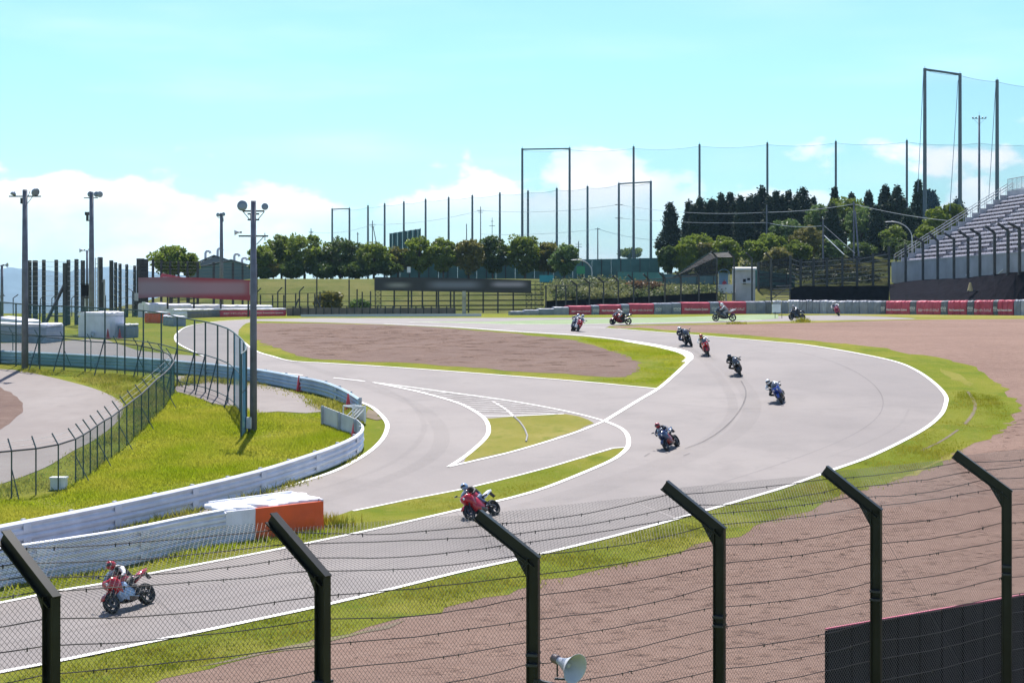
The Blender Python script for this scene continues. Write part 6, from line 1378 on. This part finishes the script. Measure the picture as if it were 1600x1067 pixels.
lamp_pole('tall slim light mast with four lamps between the tallest net poles', 1530, 181, 285, .24, [(-10, 3, 1.6, (-.5, -.3, -1)), (-5, 3, 1.5, (-.2, -.6, -1)), (5, 3, 1.5, (.2, -.6, -1)), (10, 3, 1.6, (.5, -.3, -1))], [('arm', -11, 11, 5), ('stay', -10, 4, 0, 14), ('stay', 10, 4, 0, 14), ('stay', 0, 0, 0, -6), ('box', 0, 40, 2.5, 2)], group=None)
def upole(label, x, top, bot, Y, arms, r=.14):
    t = thing('utility_pole', label, 'utility pole', PT(x, bot, Y), 'utility poles on the skyline'); MB().tube([PT(x, bot, Y), PT(x, top, Y)], [r, r*.7], 6).build('pole', M_POLE, t)
    for (dy, w_) in arms: MB().beam(PT(x-w_, top+dy, Y-.15), PT(x+w_, top+dy, Y-.15), .1, .1).build('cross_arm', M_POLE, t)
    return t
upole('thin utility pole above the second bank tree group', 486, 357, 400, 330, [(5, 4), (7, 3)]); upole('short pole left of the net corner pair gap', 559, 363, 400, 330, [(3, 2)])
u1 = upole('utility pole with a leaning brace behind the first net poles', 582, 345, 400, 330, [(6, 5), (9, 3.5)]); MB().tube([PT(583, 354, 330), PT(589, 385, 330)], .09, 5).build('brace', M_POLE, u1)
upole('utility pole with two cross arms right of the tall hoarding', 751, 323, 400, 330, [(6, 6), (9, 4)]); upole('short bare pole left of the double armed utility pole', 729, 350, 400, 330, []); upole('small aerial pole above the bank trees', 769, 340, 390, 330, [(13, 4.5), (6, 2)], .08)
upole('utility pole beside the right bar of the low ball net', 967, 313, 405, 300, [(7, 6), (28, 6)], .2); upole('plain pole in the gap over the teal panel wall', 934, 356, 405, 300, [(2, 4)]); upole('small cross armed pole over the teal panel wall', 904, 377, 405, 330, [(5, 5), (9, 5)])
upole('utility pole among the conifers behind the marshal hut', 1198, 320, 430, 262, [(12, 8)], .16); u2 = upole('paired utility pole leaning over the hill trees', 1334, 315, 410, 250, [(4, 2)], .16); MB().tube([PT(1336, 330, 250), PT(1343, 415, 248)], .14, 5).build('brace', M_POLE, u2)
u3 = upole('short utility pole with a white guy guard inside the dark net fence', 1286, 344, 420, 232, [(9, 3)], .15); MB().tube([PT(1288, 368, 231.8), PT(1319, 398, 228)], .07, 5).build('guy_guard', M_WHITE, u3); MB().tube([PT(1319, 398, 228), PT(1370, 425, 226)], .06, 5).build('guy_wire', mat('yellowed_guard', (.5, .45, .25), .6), u3); MB().tube([PT(1287, 352, 231.8), PT(1336, 396, 228)], .04, 4).build('guy_wire', M_GALV, u3)
def wire(label, pts, sag, r=.03):
    P = []
    for a, b in zip(pts, pts[1:]):
        a, b = PT(*a), PT(*b)
        for k in range(9): s = k/8; p = a.lerp(b, s); p.z -= sag*4*s*(1-s); P.append(p)
    MB().tube(P, r, 4, cap=False).build('overhead_wire', M_CAB, label=label, cat='wire', origin=P[0])
wire('thin overhead wire looping between the utility poles over the bank trees', [(486, 363, 330), (582, 351, 330), (751, 329, 330), (967, 320, 300), (1198, 332, 262)], .8)
wire('lower thin overhead wire across the gap over the teal panel wall', [(751, 366, 330), (934, 358, 300), (1040, 376, 300)], .5)
wire('overhead wire sloping down from the hill to the grandstand stairs', [(1198, 332, 262), (1334, 319, 250), (1480, 345, 240)], .3, .04)
wire('second overhead wire before the conifers', [(967, 341, 300), (1198, 348, 262), (1286, 353, 232)], .4)
# ================================================================== GRASS BLADES (nobody could count them)
def in_poly(P, poly):
    x, y = P[:, 0], P[:, 1]; ins = np.zeros(len(P), bool); n = len(poly); j = n-1
    for i in range(n):
        xi, yi = poly[i]; xj, yj = poly[j]
        c = ((yi > y) != (yj > y)) & (x < (xj-xi)*(y-yi)/(yj-yi+1e-12)+xi); ins ^= c; j = i
    return ins
def tufts(name, label, polypx, n, hgt, wid, m, clump=.35, holes=(), per=6):
    W = [(G(x, y).x, G(x, y).y) for x, y in polypx]; A_ = np.array(W); lo, hi = A_.min(0), A_.max(0)
    P = nrg.uniform(lo, hi, size=(int(n*3.2), 2)); P = P[in_poly(P, W)]
    for h in holes: P = P[~in_poly(P, [(G(x, y).x, G(x, y).y) for x, y in h])]
    nz_ = np.sin(P[:, 0]*.9+1.3*np.sin(P[:, 1]*.7))*np.cos(P[:, 1]*.55+P[:, 0]*.3)
    P = P[nrg.random(len(P)) < .55+.45*nz_][:n]; nz_ = np.sin(P[:, 0]*.9+1.3*np.sin(P[:, 1]*.7))*np.cos(P[:, 1]*.55+P[:, 0]*.3)
    P = np.repeat(P, per, 0)+nrg.normal(size=(len(P)*per, 2))*clump*.5; hh = hgt*(1+.6*np.repeat(nz_, per))*nrg.uniform(.5, 1.3, len(P))
    k = len(P); z = np.interp(P[:, 1], TY, TZ); a = nrg.uniform(0, 2*np.pi, k); w_ = wid*nrg.uniform(.6, 1.4, k); ln = nrg.normal(size=(k, 2))*hh[:, None]*.45
    B = np.column_stack([P, z]); dx = np.column_stack([np.cos(a)*w_, np.sin(a)*w_, np.zeros(k)]); tip = B+np.column_stack([ln, hh])
    V = np.stack([B-dx, B+dx, tip], 1).reshape(-1, 3); npmesh(name, V, np.arange(3*k).reshape(-1, 3), m, kind='stuff', label=label)
M_BL = mat('grass_blades', (.27, .345, .012), .6, color2=(.42, .41, .05), vscale=.3, trans=.55, spec=.08)
M_BL2 = mat('mown_blades', (.20, .225, .012), .6, color2=(.33, .295, .04), vscale=.5, trans=.5, spec=.06)
M_BLD = mat('weedy_blades', (.22, .25, .02), .6, color2=(.36, .32, .08), vscale=.5, trans=.5, spec=.3)
PAVE = [(277, 588), (330, 588), (392, 598), (440, 606), (480, 622), (507, 643), (480, 646), (440, 643), (400, 646), (340, 632), (277, 612)]
tufts('tall_grass', 'tall yellow green grass growing between the kart fence and the white rail', [(275, 618), (340, 634), (400, 648), (500, 646), (555, 668), (552, 690), (500, 715), (400, 752), (281, 785), (140, 815), (0, 842), (-60, 850), (-60, 800), (18, 782), (91, 772), (140, 750), (205, 698), (250, 655)], 42000, .14, .018, M_BL)
tufts('rough_grass', 'rough weedy grass along the pale blue rail and the paved patch', [(277, 604), (290, 588), (400, 600), (469, 613), (537, 634), (562, 650), (560, 672), (508, 646), (470, 625), (400, 606), (330, 598)], 3800, .22, .022, M_BLD)
tufts('rail_weeds', 'weeds growing under the front of the long white guard rail', [(-40, 878), (140, 838), (281, 805), (400, 774), (484, 747), (526, 730), (562, 710), (572, 690), (578, 692), (568, 711), (530, 732), (484, 752), (400, 779), (281, 811), (140, 844), (-40, 884)], 2600, .20, .02, M_BLD, clump=.3)
tufts('rail_weeds', 'weeds growing along the foot of the near guard rail and orange barrier', [(-40, 925), (84, 908), (197, 888), (352, 853), (504, 833), (508, 838), (420, 850), (352, 860), (197, 895), (84, 915), (-40, 932)], 1700, .16, .02, M_BL, clump=.3)
tufts('verge_grass', 'mown grass on the outer verge of the track', [(0, 1056), (233, 1009), (400, 974), (633, 920), (839, 872), (969, 840), (1104, 802), (1200, 775), (1301, 740), (1357, 720), (1408, 696), (1447, 674), (1480, 640), (1500, 610), (1560, 620), (1580, 650), (1548, 676), (1481, 713), (1369, 757), (1245, 799), (1053, 858), (842, 908), (681, 953), (540, 984), (400, 1018), (253, 1054), (100, 1090)], 30000, .07, .013, M_BL2, clump=.25, per=7)
tufts('strip_grass', 'short grass on the strip between the two tracks', [(-20, 935), (197, 895), (350, 862), (508, 822), (560, 802), (640, 785), (723, 769), (860, 734), (955, 707), (905, 738), (800, 775), (600, 822), (400, 862), (225, 896), (90, 921), (-20, 942)], 8000, .055, .012, M_BL2, clump=.25)
tufts('kart_side_grass', 'rough grass between the kart track and its fence', [(20, 580), (100, 588), (160, 606), (196, 634), (188, 662), (150, 692), (112, 710), (70, 735), (0, 762), (-30, 790), (18, 776), (91, 764), (140, 740), (205, 688), (262, 626), (262, 606), (215, 592), (100, 579)], 6000, .16, .02, M_BLD)
tufts('island_edge_grass', 'grass on the right end of the middle island', [(905, 528), (1000, 538), (1050, 549), (1070, 560), (1050, 583), (1025, 603), (940, 595), (985, 590), (1002, 572), (985, 560), (950, 546)], 6500, .07, .02, M_BL)
tufts('verge_weeds', 'longer tufts along the gravel edge of the outer verge', [(p[0], p[1]-1.5) for p in VERGE_OUT[12:27]]+[(p[0], p[1]+3) for p in VERGE_OUT[12:27]][::-1], 4200, .11, .016, M_BLD, clump=.4)
for (px, py, h, lb) in ((1253, 503.5, .55, 'clump of tall weeds at the gravel edge under the far black motorcycle'), (513, 822, .55, 'clump of yellow flowers beside the orange barrier'), (1150, 506.5, .3, 'small weed clump at the gravel edge right of the side on motorcycle')):
    c = G(px, py); k = 260; B = np.array(c)+nrg.normal(size=(k, 3))*np.array([.4, .25, 0]); hh = nrg.uniform(.3, 1, k)*h; a = nrg.uniform(0, 6.28, k); dx = np.column_stack([np.cos(a), np.sin(a), a*0])*.03
    V = np.stack([B-dx, B+dx, B+np.column_stack([nrg.normal(size=(k, 2))*.12, hh])], 1).reshape(-1, 3); o = npmesh('weed_clump', V, np.arange(3*k).reshape(-1, 3), mat('yellow_flower_weed', (.45, .32, .02), .6, color2=(.2, .24, .03), vscale=3, trans=.3) if px == 513 else M_BL2, label=lb, origin=tuple(c), kind='stuff')
# loose stones on the gravel trap
def stones(n, poly):
    W = [(G(x, y).x, G(x, y).y) for x, y in poly]; A_ = np.array(W); P = nrg.uniform(A_.min(0), A_.max(0), size=(n*3, 2)); P = P[in_poly(P, W)][:n]; k = len(P)
    r = nrg.uniform(.008, .026, k)*np.where(nrg.random(k) < .03, 1.8, 1); z = np.interp(P[:, 1], TY, TZ)
    C = np.column_stack([P, z+r*.3]); o6 = np.array([(1, 0, 0), (-1, 0, 0), (0, 1, 0), (0, -1, 0), (0, 0, .8), (0, 0, -.8)])
    V = (C[:, None, :]+o6[None]*r[:, None, None]*nrg.uniform(.6, 1.4, size=(k, 6, 1))).reshape(-1, 3); f = np.array([(0, 2, 4), (2, 1, 4), (1, 3, 4), (3, 0, 4)]); Fq = (f[None]+6*np.arange(k)[:, None, None]).reshape(-1, 3)
    npmesh('gravel_stones', V, Fq, mat('stone', (.2, .135, .11), .95, color2=(.26, .18, .148), vscale=2, spec=.05), kind='stuff', label='loose stones scattered on the near gravel trap')
stones(42000, [(420, 1040), (700, 965), (850, 925), (1060, 872), (1250, 812), (1400, 760), (1500, 720), (1640, 640), (1700, 1100), (420, 1100)])
# ridges raked and ploughed in the gravel
def ridges(name, n, poly, ln, h, m=None):
    h *= 1.5
    W = [(G(x, y).x, G(x, y).y) for x, y in poly]; A_ = np.array(W); P = nrg.uniform(A_.min(0), A_.max(0), size=(n*3, 2)); P = P[in_poly(P, W)][:n]; V = []; Fq = []
    for (x, y) in P:
        a = rg.gauss(.25, .35); l = ln*rg.uniform(.4, 1.6); d = np.array((math.cos(a), math.sin(a))); q = np.array((-d[1], d[0])); hh = h*rg.uniform(.5, 1.4); b = len(V); m_ = 5
        for i in range(m_+1):
            s = i/m_; c = np.array((x, y))+d*l*(s-.5)+q*rg.uniform(-.03, .03); e = math.sin(math.pi*s)
            for (o, zz) in ((-.09, -.005), (-.01, hh*e), (.05, -.005)): V.append((c[0]+q[0]*o, c[1]+q[1]*o, zp(c[1])+.006+zz))
        for i in range(m_):
            for j in (0, 1): Fq.append((b+i*3+j, b+i*3+j+1, b+i*3+3+j+1, b+i*3+3+j))
    npmesh(name, V, Fq, m or M_GRAVEL, kind='stuff', label='small ploughed ridges in the gravel')
ridges('gravel_ridges', 1500, [(600, 1020), (850, 940), (1060, 885), (1250, 825), (1400, 775), (1520, 715), (1650, 600), (1700, 1100), (600, 1100)], .7, .04)
ridges('gravel_ridges', 320, [(410, 512), (640, 512), (800, 524), (900, 538), (985, 566), (940, 585), (640, 565), (480, 555), (430, 540)], 2.4, .06, M_GRAVEL2)
# ------------------------------------------------------------------ far mountains and haze
def mountains():
    rg = random.Random(3); V = []; Fq = []; n = 180; rows = 9
    prof = [(-700, 450), (-300, 432), (-120, 426), (0, 421), (20, 417.5), (45, 421), (75, 422), (110, 428), (140, 424), (165, 416), (180, 419), (215, 423), (260, 428), (330, 432), (420, 437), (520, 444), (700, 450), (1000, 455), (1700, 462)]
    px = [p[0] for p in prof]; py = [p[1] for p in prof]; Yr = 9000
    for i in range(n+1):
        x = -700+2400*i/n; top = CZ+(HY-np.interp(x, px, py))/F*Yr + rg.uniform(-1, 1)*3
        for j in range(rows+1):
            t = j/rows; Y = Yr-2600+2600*t; k = (1-math.cos(t*math.pi))/2
            V.append(((x-800)/F*Yr*(1-.12*(1-t))+rg.uniform(-15, 15), Y+rg.uniform(-110, 110), -16+(top+16)*k*(1+.12*math.sin(i*.9+j)*(1-t)*t*2)))
        V.append(((x-800)/F*Yr, Yr+1500, -20))
    r1 = rows+2
    for i in range(n):
        for j in range(r1-1): Fq.append((i*r1+j, (i+1)*r1+j, (i+1)*r1+j+1, i*r1+j+1))
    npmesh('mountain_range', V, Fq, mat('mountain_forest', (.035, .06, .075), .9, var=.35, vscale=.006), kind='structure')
mountains()
m = bpy.data.materials.new('haze_air'); m.use_nodes = True; t = m.node_tree; t.nodes.clear()
pv = t.nodes.new('ShaderNodeVolumePrincipled'); pv.inputs['Color'].default_value = (.45, .74, 1, 1); pv.inputs['Density'].default_value = HAZE_D; pv.inputs['Anisotropy'].default_value = .2
mo = t.nodes.new('ShaderNodeOutputMaterial'); t.links.new(pv.outputs[0], mo.inputs['Volume'])
MB().box((0, 5300, 138), (16000, 10900, 340)).build('haze', m, kind='stuff', label='pale blue haze in the air over the distance')
